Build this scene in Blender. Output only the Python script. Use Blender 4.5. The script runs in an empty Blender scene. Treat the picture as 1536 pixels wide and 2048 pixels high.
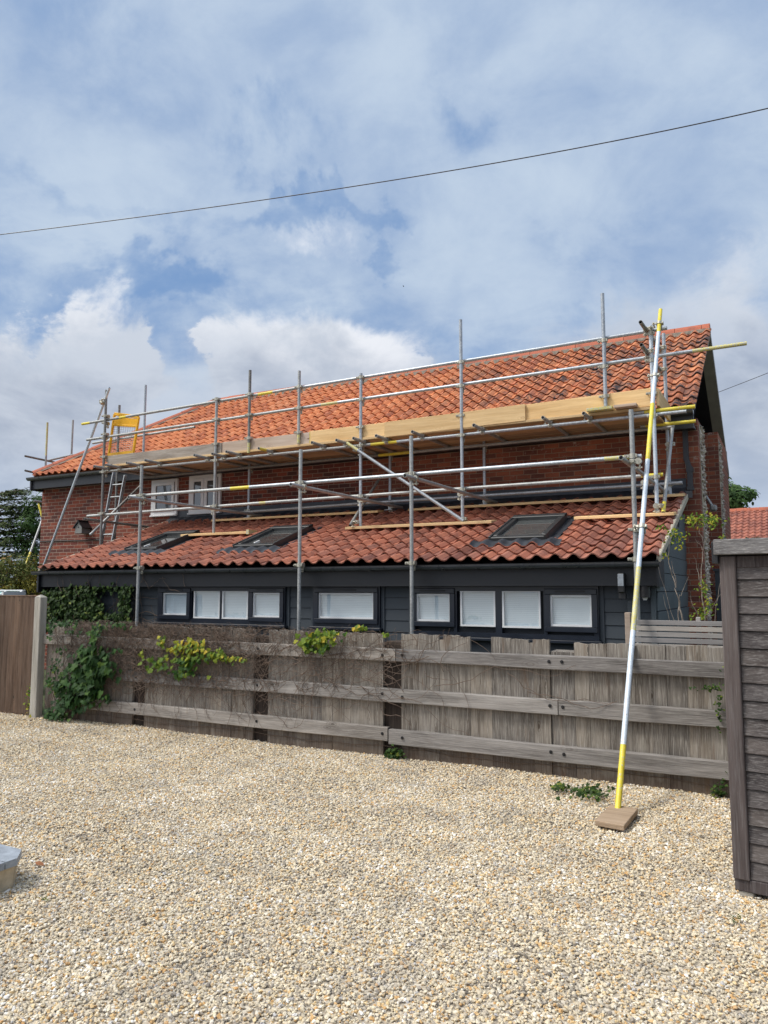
import bpy, math, random
import numpy as np
from mathutils import Vector, Matrix
R = math.radians
random.seed(7)
rng = np.random.default_rng(11)
sc = bpy.context.scene
COL = sc.collection

# ------------------------------------------------------------------ camera
F = 1515.0; TILT = math.atan(154 / F); YAW = R(28.15); H = 1.75
cd = bpy.data.cameras.new("camera"); cam = bpy.data.objects.new("camera", cd); COL.objects.link(cam)
cd.sensor_fit = 'VERTICAL'; cd.sensor_height = 36.0; cd.sensor_width = 27.0
cd.lens = F / 2048 * 36; cd.clip_start = 0.05; cd.clip_end = 3000
cam.location = (0, 0, H); cam.rotation_euler = (math.pi / 2 + TILT, 0, YAW)
sc.camera = cam
# measuring the place from the photograph: a picture point on a known plane gives a world point
FW = np.array([-math.sin(YAW) * math.cos(TILT), math.cos(YAW) * math.cos(TILT), math.sin(TILT)])
RT = np.array([math.cos(YAW), math.sin(YAW), 0]); UP = np.cross(RT, FW)
def P(px, py, Y=None, X=None, Z=None):
    r = FW + RT * ((px - 768) / F) + UP * ((1024 - py) / F)
    t = (Y / r[1]) if Y is not None else (X / r[0] if X is not None else (Z - H) / r[2])
    return np.array([0, 0, H]) + r * t

# ------------------------------------------------------------------ node helper
class NT:
    def __init__(s, tree): s.t = tree; s.n = tree.nodes; s.l = tree.links
    def new(s, typ, **kw):
        n = s.n.new(typ)
        for k, v in kw.items(): setattr(n, k, v)
        return n
    def put(s, sock, v):
        if v is None: return
        if isinstance(v, bpy.types.NodeSocket): s.l.new(v, sock)
        else:
            if hasattr(sock.default_value, '__len__') and not hasattr(v, '__len__'): v = (v,) * len(sock.default_value)
            if hasattr(sock.default_value, '__len__') and len(sock.default_value) == 4 and len(v) == 3: v = (*v, 1)
            sock.default_value = v
    def m(s, op, a, b=None, c=None, clamp=False):
        n = s.new('ShaderNodeMath', operation=op); n.use_clamp = clamp
        s.put(n.inputs[0], a); s.put(n.inputs[1], b)
        if c is not None: s.put(n.inputs[2], c)
        return n.outputs[0]
    def mix(s, f, a, b, blend='MIX'):
        n = s.new('ShaderNodeMix', data_type='RGBA', blend_type=blend)
        s.put(n.inputs[0], f); s.put(n.inputs[6], a); s.put(n.inputs[7], b)
        return n.outputs[2]
    def noise(s, vec, scale, detail=4, rough=.55, dist=0.0, out=0):
        n = s.new('ShaderNodeTexNoise'); s.put(n.inputs['Vector'], vec)
        n.inputs['Scale'].default_value = scale; n.inputs['Detail'].default_value = detail
        n.inputs['Roughness'].default_value = rough; n.inputs['Distortion'].default_value = dist
        return n.outputs[out]
    def ramp(s, f, stops, interp='LINEAR'):
        n = s.new('ShaderNodeValToRGB'); s.put(n.inputs[0], f); cr = n.color_ramp; cr.interpolation = interp
        while len(cr.elements) < len(stops): cr.elements.new(0.5)
        for e, (p, c) in zip(cr.elements, stops):
            e.position = p; e.color = (*c, 1) if len(c) == 3 else c
        return n.outputs[0]
    def rng(s, v, a, b, c=0.0, d=1.0, smooth=False):
        n = s.new('ShaderNodeMapRange'); n.clamp = True
        if smooth: n.interpolation_type = 'SMOOTHSTEP'
        s.put(n.inputs[0], v)
        for i, x in enumerate((a, b, c, d)): s.put(n.inputs[i + 1], x)
        return n.outputs[0]
    def vscale(s, vec, sx, sy, sz, loc=None):
        n = s.new('ShaderNodeMapping'); s.put(n.inputs[0], vec); n.inputs['Scale'].default_value = (sx, sy, sz)
        if loc is not None: s.put(n.inputs['Location'], loc)
        return n.outputs[0]
    def comb(s, x=0, y=0, z=0):
        n = s.new('ShaderNodeCombineXYZ'); s.put(n.inputs[0], x); s.put(n.inputs[1], y); s.put(n.inputs[2], z); return n.outputs[0]
    def sep(s, v):
        n = s.new('ShaderNodeSeparateXYZ'); s.put(n.inputs[0], v); return n.outputs
    def attr(s, name, typ='GEOMETRY'):
        n = s.new('ShaderNodeAttribute'); n.attribute_name = name; n.attribute_type = typ; return n.outputs['Fac']
    def bump(s, h, strength=.5, dist=.01):
        n = s.new('ShaderNodeBump'); n.inputs['Strength'].default_value = strength; n.inputs['Distance'].default_value = dist
        s.put(n.inputs['Height'], h); return n.outputs[0]

# ------------------------------------------------------------------ world and light
SUN_EL, SUN_AZ = R(54), R(230)     # azimuth clockwise from +Y
world = bpy.data.worlds.new("World"); sc.world = world; world.use_nodes = True
w = NT(world.node_tree); w.n.clear()
sky = w.new('ShaderNodeTexSky', sky_type='NISHITA'); sky.sun_disc = False
sky.sun_elevation = SUN_EL; sky.sun_rotation = SUN_AZ; sky.air_density = 1.0; sky.dust_density = 1.2; sky.ozone_density = 1.5
tc = w.new('ShaderNodeTexCoord'); D = tc.outputs['Generated']
dx, dy, dz = w.sep(D)
zz = w.m('ADD', w.m('MAXIMUM', dz, 0.0), 0.16)
flat = w.comb(w.m('DIVIDE', dx, zz), w.m('DIVIDE', dy, zz), w.m('MULTIPLY', dz, .6))
warp = w.noise(flat, 1.3, 3, .5, out=1)
wv = w.new('ShaderNodeVectorMath', operation='MULTIPLY_ADD'); w.put(wv.inputs[0], warp); wv.inputs[1].default_value = (.55, .55, .3); w.put(wv.inputs[2], flat)
fv = wv.outputs[0]
n_big = w.noise(fv, .85, 7, .52)
n_mid = w.noise(fv, 2.2, 8, .58)
n_fine = w.noise(D, 7.0, 9, .60, .25)
az = w.m('ARCTAN2', dx, dy); el = w.m('ARCSINE', dz)
def azel(px, py):
    r = P(px, py, Y=100) - np.array([0, 0, H]); r /= np.linalg.norm(r)
    return math.atan2(r[0], r[1]), math.asin(r[2])
n_warp = w.noise(D, 4.2, 6, .6, .3, out=1)
wx, wy, wz = w.sep(n_warp)
def blob(px, py, rx, ry, amt=.16):
    a0, e0 = azel(px, py)
    a = w.m('DIVIDE', w.m('ADD', w.m('SUBTRACT', az, a0), w.m('MULTIPLY', w.m('SUBTRACT', wx, .5), amt * 2)), rx / F)
    e = w.m('DIVIDE', w.m('ADD', w.m('SUBTRACT', el, e0), w.m('MULTIPLY', w.m('SUBTRACT', wy, .5), amt * 1.6)), ry / F)
    d = w.m('SQRT', w.m('ADD', w.m('MULTIPLY', a, a), w.m('MULTIPLY', e, e)))
    return w.rng(d, 1.25, .35, 0, 1, True)
def mx(*a):
    r = a[0]
    for b in a[1:]: r = w.m('MAXIMUM', r, b)
    return r
S = 10.0   # background strength is .1
k = lambda r, g, b: (r * S, g * S, b * S)
cover = w.m('ADD', w.m('ADD', w.m('MULTIPLY', n_big, .52), w.m('MULTIPLY', n_mid, .38)), w.m('MULTIPLY', n_fine, .30))
deepgap = mx(blob(570, 270, 120, 70, .22), w.m('MULTIPLY', blob(940, 210, 220, 60, .3), .6), blob(620, 420, 260, 36, .22), blob(230, 400, 190, 40, .22), blob(280, 515, 200, 34, .2))
lightup = mx(blob(220, 250, 330, 170, .2), blob(840, 290, 150, 55), blob(760, 90, 300, 90, .2), blob(1330, 230, 260, 170, .2), blob(1100, 560, 400, 60))
cover = w.m('ADD', w.m('SUBTRACT', cover, w.m('MULTIPLY', deepgap, .10)), w.m('MULTIPLY', lightup, .05))
cmask = w.rng(cover, .44, .64, 0, 1, True)
skyc = w.mix(1.0, sky.outputs[0], (1.0, 1.0, 1.06), 'MULTIPLY')
skyc = w.mix(.85, skyc, k(.185, .325, .580))
tone = w.m('ADD', w.m('MULTIPLY', n_mid, .6), w.m('MULTIPLY', n_fine, .4))
veil = w.mix(w.rng(tone, .36, .64, 0, 1, True), k(.325, .435, .625), k(.515, .615, .745))
c1 = w.mix(w.rng(cmask, 0, 1, .06, .97), skyc, veil)
# low bank of heaped cloud: a lumpy crest, white near the crest, fading to grey below it
n_low = w.noise(w.vscale(D, 1, 1, 2.0), 5.0, 9, .60, .3)
n_sh = w.noise(w.vscale(D, 1, 1, 1.6, (.3, .1, .4)), 9.0, 9, .62, .3)
def curve(f, pts, lo, hi):
    n = w.new('ShaderNodeFloatCurve'); w.put(n.inputs['Value'], f); c = n.mapping.curves[0]
    pts = [((azel(px, 650)[0] + 1.6) / 2.0, (v - lo) / (hi - lo)) for px, v in pts]
    pts = [(0.0, pts[0][1])] + pts + [(1.0, pts[-1][1])]
    while len(c.points) < len(pts): c.points.new(.5, .5)
    for q, (a, v) in zip(c.points, pts): q.location = (a, v)
    n.mapping.update(); return w.m('ADD', w.m('MULTIPLY', n.outputs[0], hi - lo), lo)
azn = w.m('DIVIDE', w.m('ADD', w.m('ADD', az, w.m('ADD', w.m('MULTIPLY', w.m('SUBTRACT', wx, .5), .16), w.m('MULTIPLY', w.m('SUBTRACT', n_sh, .5), .20))), 1.6), 2.0)
ce = lambda y: azel(768, y)[1]
crest = curve(azn, [(-200, ce(660)), (0, ce(700)), (70, ce(668)), (140, ce(632)), (205, ce(600)), (270, ce(612)), (320, ce(650)), (400, ce(650)), (450, ce(622)), (530, ce(600)), (620, ce(622)), (720, ce(648)), (850, ce(665)), (930, ce(720)), (1050, ce(680)), (1150, ce(610)), (1230, ce(560)), (1350, ce(555)), (1450, ce(545)), (1600, ce(600))], 0.1, 0.6)
white = curve(azn, [(-200, .5), (0, .85), (100, 1), (270, 1), (320, .15), (410, .15), (450, .95), (700, 1), (840, .9), (900, .25), (1100, .2), (1220, .6), (1400, .55), (1500, .75), (1600, .5)], 0, 1)
lump = w.m('ADD', w.m('MULTIPLY', w.m('SUBTRACT', n_fine, .5), .19), w.m('MULTIPLY', w.m('SUBTRACT', n_sh, .5), .07))
dep = w.m('SUBTRACT', w.m('ADD', crest, lump), el)
soft = w.m('ADD', .034, w.m('MULTIPLY', w.m('SUBTRACT', 1.0, white), .10))
body = w.rng(dep, 0, soft, 0, 1, True)
fade = w.m('MULTIPLY', w.rng(w.m('ADD', dep, w.m('MULTIPLY', w.m('SUBTRACT', n_low, .5), .16)), .120, .005, 0, 1, True), white)
greyc = w.mix(w.rng(n_low, .36, .64, 0, 1, True), k(.355, .41, .515), k(.56, .61, .695))
whitec = w.mix(w.rng(n_sh, .36, .64, 0, 1, True), k(.58, .635, .72), k(.86, .88, .925))
bc = w.mix(w.m('MULTIPLY', fade, .90), greyc, whitec)
c2 = w.mix(w.m('MULTIPLY', body, w.m('ADD', .62, w.m('MULTIPLY', white, .36))), c1, bc)
puff = w.m('MULTIPLY', blob(600, 476, 75, 26, .12), w.rng(n_fine, .40, .60, .1, .85, True))
c2 = w.mix(puff, c2, k(.80, .83, .89))
c3 = w.mix(w.m('MULTIPLY', w.rng(el, .22, .02, 0, 1, True), .5), c2, k(.48, .59, .76))
# the thin cloud round the hidden sun is brighter
sdir = (math.sin(SUN_AZ) * math.cos(SUN_EL), math.cos(SUN_AZ) * math.cos(SUN_EL), math.sin(SUN_EL))
dp = w.new('ShaderNodeVectorMath', operation='DOT_PRODUCT'); w.put(dp.inputs[0], D); dp.inputs[1].default_value = sdir
glow = w.rng(dp.outputs['Value'], .60, 1.0, 0, 1)
glow = w.m('POWER', glow, 2.0)
c4 = w.mix(w.m('MULTIPLY', glow, .9), c3, k(3.4, 3.3, 3.1))
below = w.rng(dz, -.02, .0, 0, 1)
c5 = w.mix(below, k(.18, .17, .14), c4)
bg = w.new('ShaderNodeBackground'); w.put(bg.inputs[0], c5); bg.inputs[1].default_value = 0.1
wo = w.new('ShaderNodeOutputWorld'); w.l.new(bg.outputs[0], wo.inputs[0])
sl = bpy.data.lights.new("sun", 'SUN'); sl.energy = 2.3; sl.angle = R(13); sl.color = (1, .955, .88)
so = bpy.data.objects.new("sun", sl); COL.objects.link(so); so.location = (-10, -10, 20)
so.rotation_euler = Vector(sdir).to_track_quat('Z', 'Y').to_euler()
sc.view_settings.view_transform = 'Standard'; sc.view_settings.look = 'None'
sc.view_settings.exposure = 0.1; sc.view_settings.gamma = 1.0
sc.cycles.max_bounces = 7; sc.cycles.transparent_max_bounces = 12

# ------------------------------------------------------------------ materials
def mat(name):
    m = bpy.data.materials.new(name); m.use_nodes = True; n = NT(m.node_tree); n.n.clear()
    b = n.new('ShaderNodeBsdfPrincipled'); o = n.new('ShaderNodeOutputMaterial'); n.l.new(b.outputs[0], o.inputs[0])
    return m, n, b
def geo(n): return n.new('ShaderNodeTexCoord').outputs['Object']
def wpos(n): return n.new('ShaderNodeNewGeometry').outputs['Position']

def simple(name, col, rough=.6, metal=0.0, var=.15, scale=6, bump=0.0, spec=.5):
    m, n, b = mat(name); p = wpos(n)
    f = n.noise(p, scale, 5, .6)
    c = n.mix(n.rng(f, .3, .7), tuple(x * (1 - var) for x in col), tuple(min(1, x * (1 + var)) for x in col))
    n.put(b.inputs['Base Color'], c); n.put(b.inputs['Roughness'], n.rng(f, .3, .7, rough * .85, min(1, rough * 1.15)))
    b.inputs['Metallic'].default_value = metal; b.inputs['Specular IOR Level'].default_value = spec
    if bump: n.put(b.inputs['Normal'], n.bump(n.noise(p, scale * 12, 3), bump, .003))
    return m

def steel(name, lo, hi, rough, metal, streak=40):
    m, n, b = mat(name); p = wpos(n)
    f = n.noise(p, streak, 4, .65); g = n.noise(p, 5, 4, .6)
    r_ = n.attr('rnd')
    c = n.mix(n.rng(n.m('ADD', n.m('MULTIPLY', f, .6), n.m('MULTIPLY', g, .4)), .36, .62), lo, hi)
    c = n.mix(n.rng(r_, 0, 1, 0, .25), c, tuple(x * .6 for x in lo))
    sp = n.rng(n.noise(p, 70, 3, .6), .60, .68)
    c = n.mix(n.m('MULTIPLY', sp, .6), c, (.24, .19, .14))
    c = n.mix(n.m('MULTIPLY', n.rng(n.noise(p, 26, 4, .7), .62, .68), .5), c, (.60, .58, .54))
    n.put(b.inputs['Base Color'], c); b.inputs['Metallic'].default_value = metal
    n.put(b.inputs['Roughness'], n.rng(f, .3, .7, rough - .08, rough + .1))
    n.put(b.inputs['Normal'], n.bump(f, .15, .002))
    return m
M_GALV = steel('galvanised_bright', (.30, .33, .37), (.52, .56, .60), .38, .45)
M_BLUE = steel('galvanised_new', (.48, .56, .66), (.68, .75, .82), .45, .15)
M_MID = steel('galvanised_dull', (.26, .27, .27), (.47, .48, .48), .5, .45)
M_DARK = steel('galvanised_dark', (.13, .13, .125), (.28, .28, .27), .55, .4)
M_COUP = steel('coupler_steel', (.28, .27, .22), (.62, .60, .52), .45, .6, 90)
def paint_yellow(name, c0, c1, chip):
    m, n, b = mat(name); p = wpos(n)
    f = n.noise(p, 60, 5, .7)
    c = n.mix(n.rng(n.noise(p, 9, 3), .3, .7), c0, c1)
    c = n.mix(n.rng(f, .66 - chip, .70 - chip), c, (.42, .43, .42))
    n.put(b.inputs['Base Color'], c); b.inputs['Roughness'].default_value = .5
    n.put(b.inputs['Normal'], n.bump(f, .2, .002)); return m
M_YEL = paint_yellow('yellow_paint', (.60, .48, .03), (.76, .63, .06), .075)
M_YEL2 = paint_yellow('worn_yellow_paint', (.48, .42, .10), (.62, .57, .20), .15)
M_GATE = simple('gate_yellow', (.80, .42, .012), .45, 0, .1)

def wood(name, lo, hi, axis, rough=.85, grain=1.0, knots=True, dark=(.05, .035, .025), fine=1.0, wear=0.0, wearcol=(.5, .48, .45), stain=False):
    """axis: index of the long direction of the boards"""
    m, n, b = mat(name); p = geo(n); r_ = n.attr('rnd')
    off = n.comb(n.m('MULTIPLY', r_, 37.0), n.m('MULTIPLY', r_, 71.0), n.m('MULTIPLY', r_, 53.0))
    va = n.new('ShaderNodeVectorMath', operation='ADD'); n.put(va.inputs[0], p); n.put(va.inputs[1], off); q = va.outputs[0]
    s = [9.0, 9.0, 9.0]; s[axis] = .7
    s2 = [70.0 * fine] * 3; s2[axis] = 2.2
    s3 = [3.0] * 3; s3[axis] = .9
    f1 = n.noise(n.vscale(q, *s), 1.5, 5, .6, .4)
    f2 = n.noise(n.vscale(q, *s2), 1.0, 4, .65)
    f3 = n.noise(n.vscale(q, *s3), 1.0, 3, .5)
    t = n.m('ADD', n.m('ADD', n.m('MULTIPLY', f1, .45), n.m('MULTIPLY', f2, .38)), n.m('MULTIPLY', f3, .30))
    c = n.mix(n.rng(t, .42, .72), lo, hi)
    c = n.mix(1.0, c, n.ramp(r_, [(0, (.72, .72, .74)), (.5, (1, 1, 1)), (1, (1.22, 1.17, 1.1))]), 'MULTIPLY')
    c = n.mix(n.m('MULTIPLY', n.rng(f2, .60, .74), .55 * grain), c, dark)
    if knots:
        sk = [5.5, 5.5, 5.5]; sk[axis] = 2.4
        v = n.new('ShaderNodeTexVoronoi'); n.put(v.inputs['Vector'], n.vscale(q, *sk)); v.inputs['Scale'].default_value = 1.0
        kd = v.outputs['Distance']
        ring = n.m('SINE', n.m('MULTIPLY', kd, 70.0))
        c = n.mix(n.m('MULTIPLY', n.rng(kd, .26, .05), n.rng(ring, -.2, 1.0, .0, .55)), c, dark)
        c = n.mix(n.rng(kd, .075, .045), c, dark)
    if wear:
        c = n.mix(n.m('MULTIPLY', n.rng(n.noise(n.vscale(q, *s2), 2.4, 5, .7), .50, .64), wear), c, wearcol)
    if stain:   # damp and splashed soil along the foot, rusty runs
        z_ = n.sep(wpos(n))[2]; wp = wpos(n)
        c = n.mix(n.m('MULTIPLY', n.rng(n.m('ADD', z_, n.m('MULTIPLY', n.m('SUBTRACT', n.noise(wp, 4, 4), .5), .35)), .32, .02), .75), c, (.085, .055, .038))
        run = n.noise(n.vscale(wp, 9, 1, 1.3), 1.0, 4, .6)
        c = n.mix(n.m('MULTIPLY', n.rng(run, .60, .70), .45), c, (.15, .085, .045))
        c = n.mix(n.m('MULTIPLY', n.rng(n.noise(n.vscale(wp, 5, 1, 1.6, (3, 0, 2)), 1.0, 4, .6), .58, .72), .5), c, (.40, .37, .32))
    n.put(b.inputs['Base Color'], c); b.inputs['Roughness'].default_value = rough; b.inputs['Specular IOR Level'].default_value = .25
    n.put(b.inputs['Normal'], n.bump(n.m('ADD', f2, n.m('MULTIPLY', f1, .6)), .55 * grain, .006))
    return m
M_PLANK = wood('weathered_oak_upright', (.070, .058, .049), (.31, .28, .245), 2, wear=.7, wearcol=(.44, .41, .37), fine=.9, stain=True)
M_POSTW = wood('dark_weathered_post', (.030, .022, .018), (.095, .072, .058), 2)
M_RAIL = wood('weathered_rail', (.10, .09, .083), (.36, .335, .315), 0, wear=.45, wearcol=(.50, .48, .45), fine=1.4)
M_TREL = wood('silver_grey_slat', (.26, .245, .235), (.42, .40, .385), 0, knots=False, grain=.5)
M_CLOSE = wood('brown_closeboard', (.058, .036, .025), (.20, .132, .094), 2, knots=True, grain=.9, wear=.25, wearcol=(.24, .20, .17))
M_SHED = wood('black_brown_shed_board', (.042, .036, .036), (.135, .120, .118), 0, wear=.5, wearcol=(.27, .255, .25), dark=(.012, .01, .01))
M_SHEDP = wood('black_brown_shed_post', (.040, .031, .031), (.12, .10, .098), 2, wear=.4, wearcol=(.2, .19, .19), dark=(.012, .01, .01))
M_SHEDF = wood('grey_worn_fascia', (.09, .085, .085), (.26, .25, .25), 0, wear=.6, wearcol=(.40, .39, .38), dark=(.03, .03, .03))
M_NEW = wood('new_pine', (.50, .33, .155), (.76, .56, .31), 0, grain=.5, dark=(.30, .16, .07), fine=.7, wear=.12, wearcol=(.45, .38, .30))
M_NEWV = wood('new_pine_cross', (.58, .38, .19), (.78, .58, .34), 1, grain=.22, dark=(.34, .18, .08), fine=.5)
M_OLD = wood('grey_scaffold_board', (.12, .10, .085), (.36, .33, .30), 0, wear=.6, wearcol=(.46, .44, .42), stain=False)
M_PALE = wood('pale_pinkish_board', (.38, .29, .22), (.60, .50, .42), 0, grain=.4, dark=(.2, .12, .08))
M_DECK = wood('deck_board', (.34, .22, .12), (.52, .37, .23), 0, grain=.35, dark=(.16, .09, .05))
M_SOLE = wood('brown_sole_board', (.22, .155, .10), (.44, .33, .235), 0, grain=.7, wear=.3, wearcol=(.50, .42, .34))

def brickm(name, c1, c2, mortar, plane='x', white=.0, rowh=.075, brw=.225):
    m, n, b = mat(name); p = wpos(n); x, y, z = n.sep(p)
    u = x if plane == 'x' else y
    jit = n.noise(p, 22, 3, .6)
    uu = n.m('ADD', u, n.m('MULTIPLY', n.m('SUBTRACT', jit, .5), .009))
    vv = n.m('ADD', z, n.m('MULTIPLY', n.m('SUBTRACT', n.noise(n.vscale(p, 1, 1, 1, (5, 3, 1)), 17, 3, .6), .5), .009))
    t = n.new('ShaderNodeTexBrick'); n.put(t.inputs['Vector'], n.comb(uu, vv, 0)); t.offset = .5
    t.inputs['Scale'].default_value = 1; t.inputs['Brick Width'].default_value = brw; t.inputs['Row Height'].default_value = rowh
    t.inputs['Mortar Size'].default_value = .0055; t.inputs['Mortar Smooth'].default_value = .35; t.inputs['Bias'].default_value = 0
    t.inputs['Color1'].default_value = (0, 0, 0, 1); t.inputs['Color2'].default_value = (1, 1, 1, 1); t.inputs['Mortar'].default_value = (.5, .5, .5, 1)
    tone = n.ramp(t.outputs['Color'], [(0, c1[0]), (.22, c1[1]), (.45, c2[0]), (.75, c2[1]), (1, c1[2])])
    f = n.noise(p, 60, 5, .65); g = n.noise(p, 1.6, 4, .6)
    tone = n.mix(n.rng(f, .3, .7, 0, .45), tone, tuple(v * .45 for v in c1[1]))
    tone = n.mix(n.rng(g, .42, .68, 0, .4), tone, tuple(v * .55 for v in c2[0]))
    if white:
        wsp = n.m('MULTIPLY', n.rng(n.noise(p, 11, 5, .75), .58, .66), n.rng(n.noise(p, 1.3, 2), .46, .6))
        tone = n.mix(n.m('MULTIPLY', wsp, white), tone, (.50, .40, .36))
    c = n.mix(t.outputs['Fac'], tone, n.mix(n.rng(f, .35, .65), tuple(v * .75 for v in mortar), mortar))
    n.put(b.inputs['Base Color'], c); b.inputs['Roughness'].default_value = .9; b.inputs['Specular IOR Level'].default_value = .25
    hgt = n.m('ADD', n.m('MULTIPLY', t.outputs['Fac'], -1.0), n.m('MULTIPLY', f, .5))
    n.put(b.inputs['Normal'], n.bump(hgt, .6, .008)); return m
RED = [(.235, .062, .044), (.185, .054, .042), (.32, .085, .050)]
RED2 = [(.105, .052, .046), (.27, .078, .048)]
M_BRICK = brickm('red_brick', RED, RED2, (.40, .31, .25), 'x', .0)
M_BRICKR = brickm('soft_red_brick', [(.34, .105, .060), (.27, .082, .052), (.46, .155, .085)], [(.18, .075, .058), (.40, .13, .072)], (.38, .27, .20), 'x', .8)
M_BRICKY = brickm('red_brick_side', RED, RED2, (.40, .31, .25), 'y', .0)

def tilem(name, stops, dirt, lich):
    m, n, b = mat(name); p = wpos(n); r_ = n.attr('rnd')
    c = n.ramp(r_, stops)
    f = n.noise(p, 45, 5, .7); g = n.noise(p, 3.5, 5, .65); h = n.noise(p, 12, 4, .6)
    c = n.mix(n.rng(f, .3, .7, 0, .35), c, (.16, .05, .032))
    c = n.mix(n.m('MULTIPLY', n.rng(n.m('ADD', n.m('MULTIPLY', g, .6), n.m('MULTIPLY', h, .4)), .49, .60, 0, 1), dirt), c, (.055, .042, .042))
    sp = n.rng(n.noise(p, 95, 3, .6), .63, .70)
    c = n.mix(n.m('MULTIPLY', sp, lich), c, (.40, .32, .26))
    n.put(b.inputs['Base Color'], c); b.inputs['Roughness'].default_value = .72; b.inputs['Specular IOR Level'].default_value = .35
    n.put(b.inputs['Normal'], n.bump(f, .35, .004)); return m
# old orange clay above: mostly clean, sooty near the right end (a band of grown dirt)
def old_tiles():
    m, n, b = mat('old_orange_pantile'); p = wpos(n); r_ = n.attr('rnd'); x, y, z = n.sep(p)
    c = n.ramp(r_, [(0, (.44, .145, .072)), (.25, (.58, .195, .082)), (.6, (.72, .265, .108)), (.85, (.68, .28, .135)), (1, (.50, .17, .09))])
    f = n.noise(p, 45, 5, .7); g = n.noise(p, 2.0, 5, .65); h = n.noise(p, 14, 4, .6)
    c = n.mix(n.rng(f, .3, .7, 0, .30), c, (.22, .06, .035))
    right = n.rng(n.m('ADD', x, n.m('MULTIPLY', n.m('SUBTRACT', n.noise(p, .8, 3), .5), 3.0)), -6.8, -3.4, .12, 1)
    d = n.m('MULTIPLY', n.rng(n.m('ADD', n.m('MULTIPLY', g, .55), n.m('MULTIPLY', h, .45)), .43, .54), n.m('MULTIPLY', right, 1.0))
    rd = n.rng(n.m('FRACT', n.m('MULTIPLY', r_, 7.31)), .20, .75, .45, 1)
    c = n.mix(n.m('MULTIPLY', d, rd), c, (.060, .046, .048))
    sp = n.rng(n.noise(p, 95, 3, .6), .64, .70)
    c = n.mix(n.m('MULTIPLY', n.rng(n.noise(p, 7, 5, .7), .56, .66), .45), c, (.16, .085, .06))
    c = n.mix(n.m('MULTIPLY', sp, .5), c, (.36, .31, .25))
    n.put(b.inputs['Base Color'], c); b.inputs['Roughness'].default_value = .8; b.inputs['Specular IOR Level'].default_value = .3
    n.put(b.inputs['Normal'], n.bump(f, .35, .004)); return m
M_TILE_OLD = old_tiles()
M_TILE_NEW = tilem('brownish_red_pantile', [(0, (.25, .098, .068)), (.3, (.38, .138, .088)), (.6, (.49, .180, .108)), (.85, (.42, .178, .125)), (1, (.22, .088, .068))], .40, .45)
M_TILE_FAR = tilem('neighbour_red_pantile', [(0, (.24, .085, .06)), (.5, (.33, .115, .078)), (1, (.40, .15, .10))], .5, .4)
M_RIDGE = tilem('ridge_tile', [(0, (.40, .11, .06)), (1, (.52, .15, .08))], .35, .4)
M_MORTAR = simple('old_mortar', (.17, .14, .11), .95, 0, .5, 16, .6)
M_FASCIA = simple('dark_navy_fascia', (.010, .012, .017), .5, 0, .25, 3)
M_FASC2 = simple('slate_grey_fascia', (.034, .037, .045), .45, 0, .1, 3)
M_GUTTER = simple('black_gutter', (.055, .062, .075), .30, 0, .2, 8, 0, .8)
M_CLAD = simple('blue_grey_cladding', (.040, .050, .062), .62, 0, .18, 2.5, .25)
M_CLADS = simple('grey_side_cladding', (.085, .105, .118), .65, 0, .15, 2.5, .25)
M_FRAME = simple('navy_window_frame', (.010, .014, .024), .33, 0, .15, 4, 0, .6)
M_WHITE = simple('white_upvc', (.72, .73, .74), .35, 0, .04, 3)
M_LEAD = simple('lead_flashing', (.050, .056, .068), .45, .3, .35, 9, .3)
M_VELUX = simple('charcoal_aluminium', (.042, .045, .048), .42, .2, .2, 6)
M_BLACK = simple('black_plastic', (.015, .015, .017), .4, 0, .2, 8)
M_CONC = simple('grey_concrete', (.34, .32, .28), .9, 0, .35, 14, .6)
M_SLATE = simple('blue_grey_slate', (.26, .29, .33), .6, 0, .25, 12, .5)
M_STONE = simple('cream_stone', (.50, .41, .28), .9, 0, .3, 9, .6)
M_BARGE = simple('grey_brown_barge', (.30, .28, .255), .7, 0, .15, 5)
M_VERGE = simple('pale_verge_mortar', (.42, .38, .30), .95, 0, .3, 25, .5)
M_TEAL = simple('greenish_glass', (.20, .40, .38), .15, 0, .3, 5)
M_STEM = simple('dry_brown_stem', (.12, .085, .065), .9, 0, .45, 20)
M_TWIG = simple('grey_brown_bark', (.24, .20, .165), .9, 0, .4, 20, .4)
M_TRUNK = simple('dark_bark', (.075, .058, .045), .95, 0, .4, 12, .6)
M_BIRDBOX = simple('grey_painted_wood', (.20, .20, .195), .8, 0, .15, 10)
M_ALU = simple('ladder_aluminium', (.38, .40, .42), .4, .7, .2, 15)
M_BLIND_ = None
def blindm():
    m, n, b = mat('white_slat_blind'); p = wpos(n); x, y, z = n.sep(p)
    wob = n.m('MULTIPLY', n.noise(n.vscale(p, 1.2, 1, 1.5), 1.0, 1), .020)
    s = n.m('SINE', n.m('MULTIPLY', n.m('ADD', z, wob), 2 * math.pi / .022))
    c = n.mix(n.rng(s, -.2, 1, 0, .5), (.72, .80, .85), (.52, .60, .65))
    n.put(b.inputs['Base Color'], c); b.inputs['Roughness'].default_value = .7
    return m
M_BLIND = blindm()
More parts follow.
